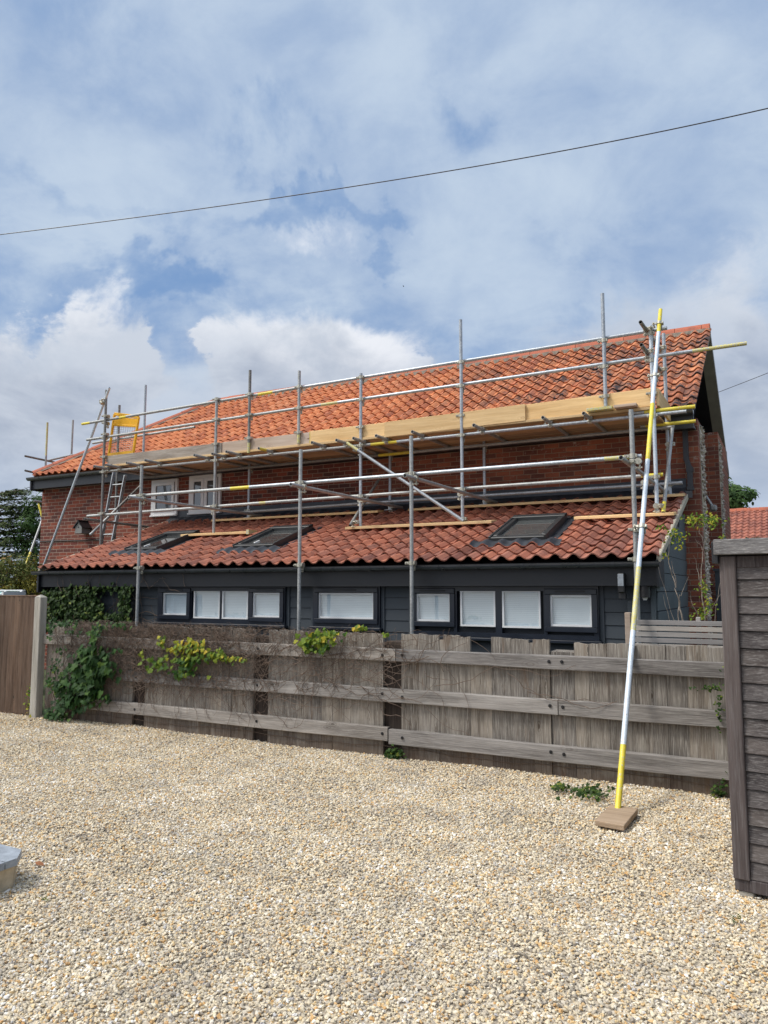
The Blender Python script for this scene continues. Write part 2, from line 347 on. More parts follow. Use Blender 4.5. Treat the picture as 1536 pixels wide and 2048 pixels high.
def glass(name, tint=(.9, .95, 1), refl=1.0, trans=True, dark=(.02, .022, .025)):
    m = bpy.data.materials.new(name); m.use_nodes = True; n = NT(m.node_tree); n.n.clear()
    o = n.new('ShaderNodeOutputMaterial'); g = n.new('ShaderNodeBsdfGlossy'); g.inputs['Roughness'].default_value = .015
    ge = n.new('ShaderNodeNewGeometry'); dt = n.new('ShaderNodeVectorMath', operation='DOT_PRODUCT'); n.put(dt.inputs[0], ge.outputs['Incoming']); n.put(dt.inputs[1], ge.outputs['Normal'])
    fr = n.m('ADD', .045, n.m('MULTIPLY', n.m('POWER', n.m('SUBTRACT', 1.0, n.m('ABSOLUTE', dt.outputs['Value'])), 5.0), .95))
    p = wpos(n); n.put(g.inputs['Normal'], n.bump(n.noise(p, 1.5, 2), .05, .02))
    if trans:
        t = n.new('ShaderNodeBsdfTransparent'); t.inputs[0].default_value = (*tint, 1)
    else:
        t = n.new('ShaderNodeBsdfPrincipled'); t.inputs['Base Color'].default_value = (*dark, 1); t.inputs['Roughness'].default_value = .4
    mx_ = n.new('ShaderNodeMixShader'); n.put(mx_.inputs[0], n.m('MULTIPLY', n.m('MULTIPLY', fr, 2.0), refl, clamp=True))
    n.l.new(t.outputs[0], mx_.inputs[1]); n.l.new(g.outputs[0], mx_.inputs[2]); n.l.new(mx_.outputs[0], o.inputs[0]); return m
M_GLASS = glass('window_glass', tint=(.97, .99, 1), refl=2.0)
M_GLASSD = glass('dark_room_glass', refl=1.8, trans=False, dark=(.03, .035, .04))
M_GLASSV = glass('roof_window_glass', refl=1.0, trans=False, dark=(.13, .14, .14))
def leafm(name, stops, trans=.3, rough=.6):
    m, n, b = mat(name); r_ = n.attr('rnd'); p = wpos(n)
    c = n.ramp(r_, stops); c = n.mix(n.rng(n.noise(p, 30, 3), .3, .7, 0, .3), c, tuple(v * .5 for v in stops[0][1]))
    n.put(b.inputs['Base Color'], c); b.inputs['Roughness'].default_value = rough; b.inputs['Specular IOR Level'].default_value = .22
    tr = n.new('ShaderNodeBsdfTranslucent'); n.put(tr.inputs[0], c)
    ms = n.new('ShaderNodeMixShader'); ms.inputs[0].default_value = trans
    n.l.new(b.outputs[0], ms.inputs[1]); n.l.new(tr.outputs[0], ms.inputs[2])
    out = [x for x in n.n if x.type == 'OUTPUT_MATERIAL'][0]; n.l.new(ms.outputs[0], out.inputs[0]); return m
M_IVY = leafm('ivy_leaf', [(0, (.016, .038, .010)), (.5, (.040, .085, .016)), (.85, (.10, .16, .028)), (1, (.24, .28, .05))])
M_IVYB = leafm('large_ivy_leaf', [(0, (.014, .040, .012)), (.5, (.036, .095, .020)), (.85, (.095, .17, .03)), (1, (.20, .27, .04))])
M_YLEAF = leafm('yellowing_leaf', [(0, (.04, .10, .02)), (.35, (.12, .20, .02)), (.6, (.24, .30, .03)), (.85, (.48, .44, .04)), (1, (.60, .42, .05))], .35)
M_NEEDLE = leafm('conifer_needles', [(0, (.025, .045, .016)), (.5, (.075, .11, .032)), (1, (.17, .20, .06))], .15, .7)
M_GREENB = leafm('green_bush_leaf', [(0, (.035, .06, .015)), (.5, (.11, .14, .03)), (.85, (.24, .25, .07)), (1, (.36, .20, .06))], .3)
M_GOLDB = leafm('golden_bush_leaf', [(0, (.06, .07, .01)), (.4, (.20, .18, .02)), (.8, (.36, .28, .03)), (1, (.40, .18, .03))], .3)
M_RTREE = leafm('ash_leaf', [(0, (.03, .065, .02)), (.6, (.07, .14, .035)), (1, (.13, .21, .06))], .3)

# ------------------------------------------------------------------ mesh builder
WLOC = {}
class MB:
    def __init__(s): s.v = []; s.f = []; s.m = []; s.c = []
    def add(s, verts, faces, mi=0, rnd=.5):
        o = len(s.v); s.v.extend([tuple(map(float, q)) for q in verts])
        for f in faces:
            s.f.append(tuple(i + o for i in f)); s.m.append(mi); s.c.append(rnd)
    def obox(s, c, ax, ay, az, mi=0, rnd=None, bev=0.0):
        """box from centre and three half-axis vectors, optionally with chamfered long edges"""
        c, ax, ay, az = map(np.array, (c, ax, ay, az)); rnd = random.random() if rnd is None else rnd
        if not bev:
            vs = [c + i * ax + j * ay + k_ * az for k_ in (-1, 1) for j in (-1, 1) for i in (-1, 1)]
            s.add(vs, [(0, 2, 3, 1), (4, 5, 7, 6), (0, 1, 5, 4), (2, 6, 7, 3), (0, 4, 6, 2), (1, 3, 7, 5)], mi, rnd); return
        L = [np.linalg.norm(a) for a in (ax, ay, az)]
        bv = min(bev, .45 * min(L)); t = [1 - bv / l for l in L]
        pts = {}
        vs = []
        for sx in (-1, 1):
            for sy in (-1, 1):
                for sz in (-1, 1):
                    for k_, (a, b_, d) in enumerate(((1, t[1], t[2]), (t[0], 1, t[2]), (t[0], t[1], 1))):
                        pts[(sx, sy, sz, k_)] = len(vs); vs.append(c + sx * a * ax + sy * b_ * ay + sz * d * az)
        fs = []
        g = lambda *a: pts[a]
        for s_ in (-1, 1):
            fs.append([g(s_, -1, -1, 0), g(s_, 1, -1, 0), g(s_, 1, 1, 0), g(s_, -1, 1, 0)])
            fs.append([g(-1, s_, -1, 1), g(1, s_, -1, 1), g(1, s_, 1, 1), g(-1, s_, 1, 1)])
            fs.append([g(-1, -1, s_, 2), g(1, -1, s_, 2), g(1, 1, s_, 2), g(-1, 1, s_, 2)])
        for a in (-1, 1):
            for b_ in (-1, 1):
                fs.append([g(a, b_, -1, 0), g(a, b_, 1, 0), g(a, b_, 1, 1), g(a, b_, -1, 1)])
                fs.append([g(a, -1, b_, 0), g(a, 1, b_, 0), g(a, 1, b_, 2), g(a, -1, b_, 2)])
                fs.append([g(-1, a, b_, 1), g(1, a, b_, 1), g(1, a, b_, 2), g(-1, a, b_, 2)])
                for d in (-1, 1): pass
        for a in (-1, 1):
            for b_ in (-1, 1):
                for d in (-1, 1): fs.append([g(a, b_, d, 0), g(a, b_, d, 1), g(a, b_, d, 2)])
        s.add(vs, fs, mi, rnd)
    def box(s, x0, x1, y0, y1, z0, z1, mi=0, rnd=None, bev=0.0):
        s.obox(((x0 + x1) / 2, (y0 + y1) / 2, (z0 + z1) / 2), ((x1 - x0) / 2, 0, 0), (0, (y1 - y0) / 2, 0), (0, 0, (z1 - z0) / 2), mi, rnd, bev)
    def tube(s, p0, p1, r=.02415, seg=14, bands=None, mi=0, hollow=True, rnd=None, r1=None):
        """bands: list of (t0, t1, material index) painted along the tube"""
        p0 = np.array(p0, float); p1 = np.array(p1, float); d = p1 - p0; L = np.linalg.norm(d); d = d / L
        a = np.cross(d, (0, 0, 1.0)); a = np.cross(d, (1.0, 0, 0)) if np.linalg.norm(a) < .2 else a; a /= np.linalg.norm(a); b_ = np.cross(d, a)
        rnd = random.random() if rnd is None else rnd; r1 = r if r1 is None else r1
        ts = {0.0, 1.0}
        for t0, t1, _ in (bands or []): ts |= {t0, t1}
        ts = sorted(ts); rings = []
        base = len(s.v)
        def ring(c, rr):
            i0 = len(s.v)
            for k_ in range(seg):
                an = 2 * math.pi * k_ / seg
                s.v.append(tuple(c + rr * (math.cos(an) * a + math.sin(an) * b_)))
            return i0
        def join(i, j, mm):
            for k_ in range(seg):
                k2 = (k_ + 1) % seg
                s.f.append((i + k_, i + k2, j + k2, j + k_)); s.m.append(mm); s.c.append(rnd)
        rs = [ring(p0 + d * L * t, r + (r1 - r) * t) for t in ts]
        for q in range(len(ts) - 1):
            mid = (ts[q] + ts[q + 1]) / 2; mm = mi
            for t0, t1, bm_ in (bands or []):
                if t0 <= mid <= t1: mm = bm_
            join(rs[q], rs[q + 1], mm)
        if hollow:
            dep = min(.08, L * .3)
            for (c, sg, outer) in ((p0, 1, rs[0]), (p1, -1, rs[-1])):
                i1 = ring(c, r * .80); i2 = ring(c + sg * d * dep, r * .80)
                join(outer, i1, mi); join(i1, i2, mi)
                s.f.append(tuple(i2 + k_ for k_ in range(seg))); s.m.append(mi); s.c.append(rnd)
        else:
            for i in (rs[0], rs[-1]):
                s.f.append(tuple(i + k_ for k_ in range(seg))); s.m.append(mi); s.c.append(rnd)
    def build(s, name, mats, parent=None, origin=None, smooth=False, label=None):
        v = np.array(s.v, float)
        if parent is not None: o = np.array(WLOC[parent.name])
        elif origin is not None: o = np.array(origin, float)
        else: o = np.array([(v[:, 0].min() + v[:, 0].max()) / 2, (v[:, 1].min() + v[:, 1].max()) / 2, v[:, 2].min()])
        me = bpy.data.meshes.new(name); me.from_pydata((v - o).tolist(), [], s.f)
        for m_ in (mats if isinstance(mats, (list, tuple)) else [mats]): me.materials.append(m_)
        me.polygons.foreach_set('material_index', s.m)
        at = me.attributes.new('rnd', 'FLOAT', 'FACE'); at.data.foreach_set('value', np.array(s.c, dtype=np.float32))
        if smooth:
            me.polygons.foreach_set('use_smooth', [True] * len(s.f))
            try: me.set_sharp_from_angle(angle=R(40))
            except Exception: pass
        me.update()
        ob = bpy.data.objects.new(name, me); COL.objects.link(ob)
        if parent is not None: ob.parent = parent; WLOC[ob.name] = o
        else: ob.location = o; WLOC[ob.name] = o
        if label: ob['label'] = label
        return ob
def tag(o, label, cat, group=None):
    o['label'] = label; o['category'] = cat
    if group: o['group'] = group
    return o
def empty(name, loc, label, cat, group=None):
    o = bpy.data.objects.new(name, None); COL.objects.link(o); o.location = loc; WLOC[o.name] = np.array(loc, float); o.empty_display_size = .3
    return tag(o, label, cat, group)
def struct(o, kind='structure'): o['kind'] = kind; return o

# ------------------------------------------------------------------ ground
def groundm():
    m, n, b = mat('earth_and_turf'); p = wpos(n); x, y, z = n.sep(p)
    f = n.noise(p, 50, 4, .7); g = n.noise(p, 2, 4, .6)
    gr = n.mix(n.rng(f, .35, .65), (.16, .135, .10), (.42, .37, .29))
    tf = n.mix(n.rng(g, .3, .7), (.035, .06, .02), (.07, .10, .03))
    tf = n.mix(n.rng(f, .3, .7, 0, .5), tf, (.09, .08, .045))
    c = n.mix(n.rng(y, 7.12, 7.16), gr, tf)
    n.put(b.inputs['Base Color'], c); b.inputs['Roughness'].default_value = .95
    n.put(b.inputs['Normal'], n.bump(f, .6, .02)); return m
g = MB(); g.add([(-400, -400, -.012), (400, -400, -.012), (400, 600, -.012), (-400, 600, -.012)], [(0, 1, 2, 3)])
struct(g.build('ground', groundm(), origin=(0, 0, -.012)))

# gravel: loose angular flint chippings, scattered as real stones
def gravelm():
    m, n, b = mat('flint_gravel'); r_ = n.attr('pc', 'INSTANCER'); p = wpos(n)
    patch = n.noise(p, 1.4, 5, .65)
    t = n.m('ADD', r_, n.m('MULTIPLY', n.m('SUBTRACT', patch, .5), .85))
    c = n.ramp(t, [(0, (.13, .12, .11)), (.06, (.33, .295, .25)), (.16, (.50, .44, .34)), (.31, (.66, .575, .42)), (.46, (.80, .715, .55)),
                   (.57, (.58, .50, .36)), (.65, (.84, .80, .70)), (.73, (.68, .50, .26)), (.81, (.56, .32, .12)), (.88, (.76, .60, .34)), (.94, (.42, .42, .44)), (1, (.95, .93, .88))])
    f = n.noise(n.new('ShaderNodeTexCoord').outputs['Object'], 90, 3, .6)
    c = n.mix(n.rng(f, .35, .7, 0, .4), c, (.33, .24, .14))
    c = n.mix(n.rng(n.noise(p, 2.6, 4, .6), .5, .72, 0, .42), c, (.27, .25, .235))
    n.put(b.inputs['Base Color'], c); b.inputs['Roughness'].default_value = .75; b.inputs['Specular IOR Level'].default_value = .35
    return m
M_GRAVEL = gravelm()
NX, NY = 60, 40
gx = np.linspace(-13.0, 4.2, NX); gy = np.linspace(.3, 7.12, NY)
g = MB(); vs = []; fs = []
for j, yy in enumerate(gy):
    for i, xx in enumerate(gx):
        zz_ = .012 * math.sin(xx * 1.3 + yy * .7) * math.sin(yy * 1.7 + 1.1) + .006 * math.sin(xx * 4.1) * math.sin(yy * 3.7) + .03 * max(0, (yy - 6.6) / .5)
        vs.append((xx, yy, zz_))
for j in range(NY - 1):
    for i in range(NX - 1):
        xc = (gx[i] + gx[i + 1]) / 2; yc = (gy[j] + gy[j + 1]) / 2
        # keep the part of the yard the photo, or a step to its side, can see
        ang = math.atan2(xc - .6, yc + 1.2); ang2 = math.atan2(xc + .6, yc + 1.2)
        if -R(63) < ang2 and ang < R(8) and yc > 1.1: fs.append((j * NX + i, j * NX + i + 1, (j + 1) * NX + i + 1, (j + 1) * NX + i))
g.add(vs, fs)
def gravel_base():
    m, n, b = mat('gravel_bed'); p = wpos(n)
    v = n.new('ShaderNodeTexVoronoi'); n.put(v.inputs['Vector'], p); v.inputs['Scale'].default_value = 70
    c = n.ramp(n.sep(v.outputs['Color'])[0], [(0, (.22, .19, .15)), (.5, (.42, .36, .28)), (1, (.62, .56, .46))])
    n.put(b.inputs['Base Color'], c); b.inputs['Roughness'].default_value = .95
    n.put(b.inputs['Normal'], n.bump(v.outputs['Distance'], -1.0, .01)); return m
M_GBED = gravel_base()
gravel = g.build('gravel', [M_GBED, M_GRAVEL], origin=(0, 0, 0)); gravel['kind'] = 'stuff'
gravel['label'] = 'pale cream and orange flint gravel covering the yard'
def gn_gravel(ob, dens, smin, smax):
    t = bpy.data.node_groups.new('gravel_scatter', 'GeometryNodeTree')
    t.interface.new_socket('Geometry', in_out='INPUT', socket_type='NodeSocketGeometry')
    t.interface.new_socket('Geometry', in_out='OUTPUT', socket_type='NodeSocketGeometry')
    N = t.nodes; L = t.links
    gi = N.new('NodeGroupInput'); go = N.new('NodeGroupOutput')
    stones = []
    for k_ in range(6):
        ico = N.new('GeometryNodeMeshIcoSphere'); ico.inputs['Radius'].default_value = 1; ico.inputs['Subdivisions'].default_value = 2
        no = N.new('ShaderNodeTexNoise'); no.noise_dimensions = '4D'; no.inputs['W'].default_value = k_ * 7.3; no.inputs['Scale'].default_value = .85; no.inputs['Detail'].default_value = 1.5
        sub = N.new('ShaderNodeVectorMath'); sub.operation = 'SUBTRACT'; sub.inputs[1].default_value = (.5, .5, .5); L.new(no.outputs['Color'], sub.inputs[0])
        scl = N.new('ShaderNodeVectorMath'); scl.operation = 'SCALE'; scl.inputs['Scale'].default_value = 2.0; L.new(sub.outputs[0], scl.inputs[0])
        sp = N.new('GeometryNodeSetPosition'); L.new(ico.outputs['Mesh'], sp.inputs['Geometry']); L.new(scl.outputs[0], sp.inputs['Offset'])
        sm = N.new('GeometryNodeSetMaterial'); sm.inputs['Material'].default_value = M_GRAVEL; L.new(sp.outputs[0], sm.inputs[0])
        tr = N.new('GeometryNodeTransform'); L.new(sm.outputs[0], tr.inputs[0]); tr.inputs['Scale'].default_value = (1, .62 + .09 * (k_ % 4), .45 + .07 * (k_ % 3))
        gi_ = N.new('GeometryNodeGeometryToInstance'); L.new(tr.outputs[0], gi_.inputs[0]); stones.append(gi_)
    jn = N.new('GeometryNodeJoinGeometry')
    for q in stones: L.new(q.outputs[0], jn.inputs[0])
    dp_ = N.new('GeometryNodeDistributePointsOnFaces'); dp_.distribute_method = 'RANDOM'; L.new(gi.outputs[0], dp_.inputs['Mesh']); dp_.inputs['Density'].default_value = dens
    # small height jitter so stones lie over one another
    rz = N.new('FunctionNodeRandomValue'); rz.data_type = 'FLOAT_VECTOR'; rz.inputs[0].default_value = (0, 0, -.003); rz.inputs[1].default_value = (0, 0, .010)
    sp2 = N.new('GeometryNodeSetPosition'); L.new(dp_.outputs['Points'], sp2.inputs['Geometry']); L.new(rz.outputs[0], sp2.inputs['Offset'])
    ip = N.new('GeometryNodeInstanceOnPoints'); L.new(sp2.outputs[0], ip.inputs['Points']); L.new(jn.outputs[0], ip.inputs['Instance']); ip.inputs['Pick Instance'].default_value = True
    rr = N.new('FunctionNodeRandomValue'); rr.data_type = 'FLOAT_VECTOR'; rr.inputs[0].default_value = (-.6, -.6, 0); rr.inputs[1].default_value = (.6, .6, 6.283)
    ri = N.new('FunctionNodeRandomValue'); ri.data_type = 'INT'; ri.inputs[4].default_value = 0; ri.inputs[5].default_value = 5
    L.new(ri.outputs[2], ip.inputs['Instance Index'])
    e2r = N.new('FunctionNodeEulerToRotation'); L.new(rr.outputs[0], e2r.inputs[0]); L.new(e2r.outputs[0], ip.inputs['Rotation'])
    rs = N.new('FunctionNodeRandomValue'); rs.data_type = 'FLOAT'; rs.inputs[2].default_value = 0; rs.inputs[3].default_value = 1
    pw = N.new('ShaderNodeMath'); pw.operation = 'POWER'; L.new(rs.outputs[1], pw.inputs[0]); pw.inputs[1].default_value = 1.8
    mr = N.new('ShaderNodeMapRange'); L.new(pw.outputs[0], mr.inputs[0]); mr.inputs[3].default_value = smin; mr.inputs[4].default_value = smax
    L.new(mr.outputs[0], ip.inputs['Scale'])
    rc = N.new('FunctionNodeRandomValue'); rc.data_type = 'FLOAT'; rc.inputs['Seed'].default_value = 9
    st = N.new('GeometryNodeStoreNamedAttribute'); st.data_type = 'FLOAT'; st.domain = 'INSTANCE'; st.inputs['Name'].default_value = 'pc'
    L.new(ip.outputs[0], st.inputs['Geometry'])
    L.new(rc.outputs[1], [s_ for s_ in st.inputs if s_.name == 'Value' and s_.enabled][0])
    j2 = N.new('GeometryNodeJoinGeometry'); L.new(gi.outputs[0], j2.inputs[0]); L.new(st.outputs[0], j2.inputs[0])
    L.new(j2.outputs[0], go.inputs[0])
    md = ob.modifiers.new('scatter', 'NODES'); md.node_group = t
gn_gravel(gravel, 7200, .0046, .0128)

# ------------------------------------------------------------------ pantiles
def pan_h(u):
    """cross profile of an S-shaped clay pantile, u across one tile"""
    c = .5 + .5 * math.cos(2 * math.pi * (u - .78))
    return .052 * c ** 1.45
def pantiles(mb, X0, X1, Y0, Z0, Y1, Z1, n_across, n_rows, skip=None, clip=None, seed=1, thick=.015, jit=1.0):
    """tiles on the plane from the eave (Y0,Z0) to the head (Y1,Z1), between X0 and X1"""
    rd = random.Random(seed)
    wd = (X1 - X0) / n_across; sl_ = math.hypot(Y1 - Y0, Z1 - Z0); cy, cz = (Y1 - Y0) / sl_, (Z1 - Z0) / sl_
    ny, nz = -cz, cy; gl = sl_ / n_rows; NU = 10
    for r in range(n_rows):
        for a in range(n_across):
            xa = X0 + a * wd; sc_ = (r + .5) * gl
            if skip and skip(xa + wd / 2, sc_): continue
            c_ = clip(sc_) if clip else None
            if c_ is not None and xa + wd * .5 < c_: continue
            rnd = rd.random(); lift = .025 + rd.uniform(-.004, .008) * jit; dx_ = rd.uniform(-.003, .003) * jit; ds = rd.uniform(-.006, .006) * jit
            tw = rd.uniform(-.004, .004) * jit
            top, bot, lipb = [], [], []
            for i in range(NU + 1):
                u = i / NU * 1.10; hh = pan_h(u if u <= 1 else 1 + (u - 1)) + .006 * u + tw * (u - .5)
                xx = xa + u * wd + dx_
                s0 = r * gl + ds; s1 = (r + 1) * gl + .04
                def pt(s_, h): return (xx, Y0 + cy * s_ + ny * h, Z0 + cz * s_ + nz * h)
                bot.append(pt(s0, hh + lift)); top.append(pt(s1, hh - .002)); lipb.append(pt(s0 + .002, hh + lift - thick))
            vs_ = bot + top + lipb; n1 = NU + 1
            fs_ = [(i, i + 1, n1 + i + 1, n1 + i) for i in range(NU)] + [(2 * n1 + i, 2 * n1 + i + 1, i + 1, i) for i in range(NU)]
            mb.add(vs_, fs_, 0, rnd)
            # right-hand free edge of the roll
            e = NU; pE = np.array(bot[e]); pT = np.array(top[e]); dn = np.array((0, -ny, -nz)) * thick
            mb.add([pE, pT, pT + dn, pE + dn], [(0, 1, 2, 3)], 0, rnd)

# ------------------------------------------------------------------ the main brick house
EY, EZ, RY, RZ, BY = 11.0, 4.23, 14.35, 6.36, 17.65
XR, XL = -1.06, -14.72; RIDGEL = -12.45
HW = 11.35
house = empty('brick_house', (-8, 14, 0), 'long red brick house with an orange pantile roof hipped at its left end', 'house')
b = MB(); b.box(-14.84, -6.3, HW, HW + .3, 0, 4.15); b.build('front_wall', M_BRICK, house)
b = MB(); b.box(-6.3, XR, HW, HW + .3, 0, 4.15); b.build('front_wall', M_BRICKR, house, label='softer orange-red brick stretch behind the scaffold')
b = MB(); b.box(-14.84, -14.55, HW + .3, 17.3, 0, 4.15); b.build('side_wall', M_BRICKY, house)
b = MB(); b.box(-14.84, XR - .4, 17.3, 17.6, 0, 4.15); b.build('back_wall', M_BRICK, house)
# gable end: two brick and flint piers with a deep dark glazed bay between them
b = MB(); b.box(-1.45, XR, HW + .3, 12.13, 0, 4.15, 0); b.build('gable_pier', M_BRICKR, house)
b = MB(); b.box(-1.40, XR, 14.95, 17.3, 0, 4.62, 0); b.build('gable_pier', M_BRICKR, house)
fl = MB()
def flints(y0, y1, z0, z1, n_):
    for _ in range(n_):
        c = np.array([XR + random.uniform(-.004, .012), random.uniform(y0, y1), random.uniform(z0, z1)]); r = random.uniform(.022, .05)
        vs_ = []
        for (i, j, k_) in ((1, 0, 0), (-1, 0, 0), (0, 1, 0), (0, -1, 0), (0, 0, 1), (0, 0, -1)):
            vs_.append(c + np.array([i * r * .8, j * r * random.uniform(.8, 1.5), k_ * r * random.uniform(.6, 1.1)]) + np.array([random.uniform(-.3, .3) * r for _ in range(3)]))
        fl.add(vs_, [(0, 2, 4), (2, 1, 4), (1, 3, 4), (3, 0, 4), (2, 0, 5), (1, 2, 5), (3, 1, 5), (0, 3, 5)], 0, random.random())
flints(11.62, 12.02, .9, 4.1, 520); flints(15.06, 15.5, .9, 4.45, 420)
fl.box(XR, XR + .006, 11.58, 12.06, .5, 4.1, 1); fl.box(XR, XR + .006, 15.04, 15.52, .5, 4.5, 1)
def flintm():
    m, n, b_ = mat('flint_cobbles'); r_ = n.attr('rnd')
    c = n.ramp(r_, [(0, (.08, .08, .085)), (.25, (.30, .25, .20)), (.6, (.46, .40, .33)), (1, (.64, .58, .50))])
    c = n.mix(n.rng(n.noise(wpos(n), 60, 3), .4, .7, 0, .5), c, (.3, .2, .15))
    n.put(b_.inputs['Base Color'], c); b_.inputs['Roughness'].default_value = .6; return m
fl.build('flint_panel', [flintm(), M_VERGE], house)
b = MB(); Xg = -1.52
b.add([(Xg, 12.1, 3.2), (Xg, 14.97, 3.2), (Xg, 14.97, 4.6), (Xg, 17.3, 4.6), (Xg, RY, RZ - .12), (Xg, 11.4, 4.35), (Xg, 12.1, 4.35)], [(0, 1, 2, 3, 4, 5, 6)], 0)
b.build('gable_cladding', M_FASCIA, house)
gz = MB(); gz.box(Xg - .02, Xg, 12.13, 14.95, 0, 3.2, 0); gzo = gz.build('gable_glazing', M_GLASSD, house)
gf = MB()
for yy in (12.16, 13.05, 14.0, 14.92): gf.box(Xg, Xg + .07, yy - .035, yy + .035, 0, 3.2)
gf.box(Xg, Xg + .07, 12.13, 14.95, 2.2, 2.27); gf.box(Xg, Xg + .08, 12.13, 14.95, 3.14, 3.22); gf.build('frame', M_FRAME, gzo)
a0, a1 = P(1409, 988, Y=13.0), P(1427, 1016, X=-1.02)
b = MB(); b.tube(a0, a1, .022, 10); b.obox(a1, (.05, 0, 0), (0, .06, 0), (0, 0, .05), 0, .9, .03); b.build('wall_bracket', M_MID, house)
# roof
rf = MB()
hipslope = (RIDGEL - XL) / (RY - EY)
sl_main = math.hypot(RY - EY, RZ - EZ)
pantiles(rf, XL, XR, EY, EZ, RY, RZ, 68, 15, clip=lambda s_: XL + (RIDGEL - XL) * (s_ / sl_main) + .02, seed=3)
roof = rf.build('roof', M_TILE_OLD, house)
u = MB()   # sarking, back slope and hip end
dz_ = .03
u.add([(XL + .05, EY + .03, EZ - dz_), (XR - .03, EY + .03, EZ - dz_), (XR - .03, RY, RZ - dz_), (RIDGEL, RY, RZ - dz_)], [(0, 1, 2, 3)])
u.add([(XL, BY, EZ), (XR, BY, EZ - .06), (XR, RY, RZ - dz_), (RIDGEL, RY, RZ - dz_)], [(3, 2, 1, 0)])
u.add([(XL, EY, EZ), (XL, BY, EZ), (RIDGEL, RY, RZ - dz_)], [(0, 2, 1)])
u.build('roof_underlay', M_TILE_OLD, roof)
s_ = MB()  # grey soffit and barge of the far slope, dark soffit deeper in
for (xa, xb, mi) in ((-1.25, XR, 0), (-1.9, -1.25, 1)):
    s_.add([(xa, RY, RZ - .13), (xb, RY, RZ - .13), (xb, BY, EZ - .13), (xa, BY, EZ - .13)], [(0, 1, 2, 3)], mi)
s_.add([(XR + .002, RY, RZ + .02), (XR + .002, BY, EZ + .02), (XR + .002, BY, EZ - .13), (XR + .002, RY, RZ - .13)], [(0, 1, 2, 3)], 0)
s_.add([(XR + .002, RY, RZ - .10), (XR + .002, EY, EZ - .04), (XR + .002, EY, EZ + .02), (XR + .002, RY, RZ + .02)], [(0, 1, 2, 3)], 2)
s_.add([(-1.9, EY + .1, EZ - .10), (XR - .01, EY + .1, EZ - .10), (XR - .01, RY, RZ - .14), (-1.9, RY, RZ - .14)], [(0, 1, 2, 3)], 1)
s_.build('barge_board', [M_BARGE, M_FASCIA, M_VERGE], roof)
rm = MB(); x = RIDGEL
def ridge_seg(mb, p0, p1, w_=.13, h_=.085):
    p0 = np.array(p0); p1 = np.array(p1); d = (p1 - p0) / np.linalg.norm(p1 - p0); sd = np.cross(d, (0, 0, 1)); sd /= np.linalg.norm(sd); up = np.cross(sd, d)
    prof = [(-w_, -.055), (-w_ * .72, .02), (-w_ * .38, h_ * .82), (0, h_), (w_ * .38, h_ * .82), (w_ * .72, .02), (w_, -.055)]
    rnd = random.random(); e = random.uniform(-.004, .006)
    vs_ = [p + sd * a + up * (c_ + e) for p in (p0, p1) for a, c_ in prof]; n_ = len(prof)
    vs_ += [p + sd * a * .85 + up * (c_ + e - .02) for p in (p0, p1) for a, c_ in prof]
    mb.add(vs_, [(i, i + 1, n_ + i + 1, n_ + i) for i in range(n_ - 1)] + [(2 * n_ + i, 2 * n_ + i + 1, i + 1, i) for i in range(n_ - 1)] + [(n_ + i, n_ + i + 1, 3 * n_ + i + 1, 3 * n_ + i) for i in range(n_ - 1)], 0, rnd)
while x < XR - .05:
    x2 = min(x + .45, XR); ridge_seg(rm, (x + .008, RY, RZ + .035), (x2, RY, RZ + .035)); x = x2
hp0 = np.array((XL, EY, EZ + .06)); hp1 = np.array((RIDGEL, RY, RZ + .05)); nn = 10
for i in range(nn): ridge_seg(rm, hp0 + (hp1 - hp0) * (i / nn) + 0.004, hp0 + (hp1 - hp0) * ((i + 1) / nn), .11, .07)
rm.build('ridge_tiles', M_RIDGE, roof)
mo = MB(); n_ = 260
sn = np.array([0, -(RZ - EZ) / sl_main, (RY - EY) / sl_main]); sd_ = np.array([0, (RY - EY) / sl_main, (RZ - EZ) / sl_main])
top_ = []; low_ = []
for i in range(n_ + 1):
    xx = RIDGEL + (XR - RIDGEL) * i / n_; b0 = np.array([xx, RY, RZ])
    top_.append(b0 - sd_ * .10 + sn * .068); low_.append(b0 - sd_ * (.215 + random.uniform(-.03, .03)) + sn * (.030 + random.uniform(-.01, .012)))
mo.add(top_ + low_, [(i, i + 1, n_ + 2 + i, n_ + 1 + i) for i in range(n_)]); 
hv = hp1 - hp0
top_ = []; low_ = []
for i in range(81):
    b0 = hp0 + hv * i / 80; top_.append(b0 + np.array((.09, 0, .0)) + sn * .03); low_.append(b0 + np.array((.15 + random.uniform(-.03, .03), 0, 0)) + sn * .01)
mo.add(top_ + low_, [(i, i + 1, 82 + i, 81 + i) for i in range(80)])
mo.build('ridge_mortar', M_MORTAR, roof)
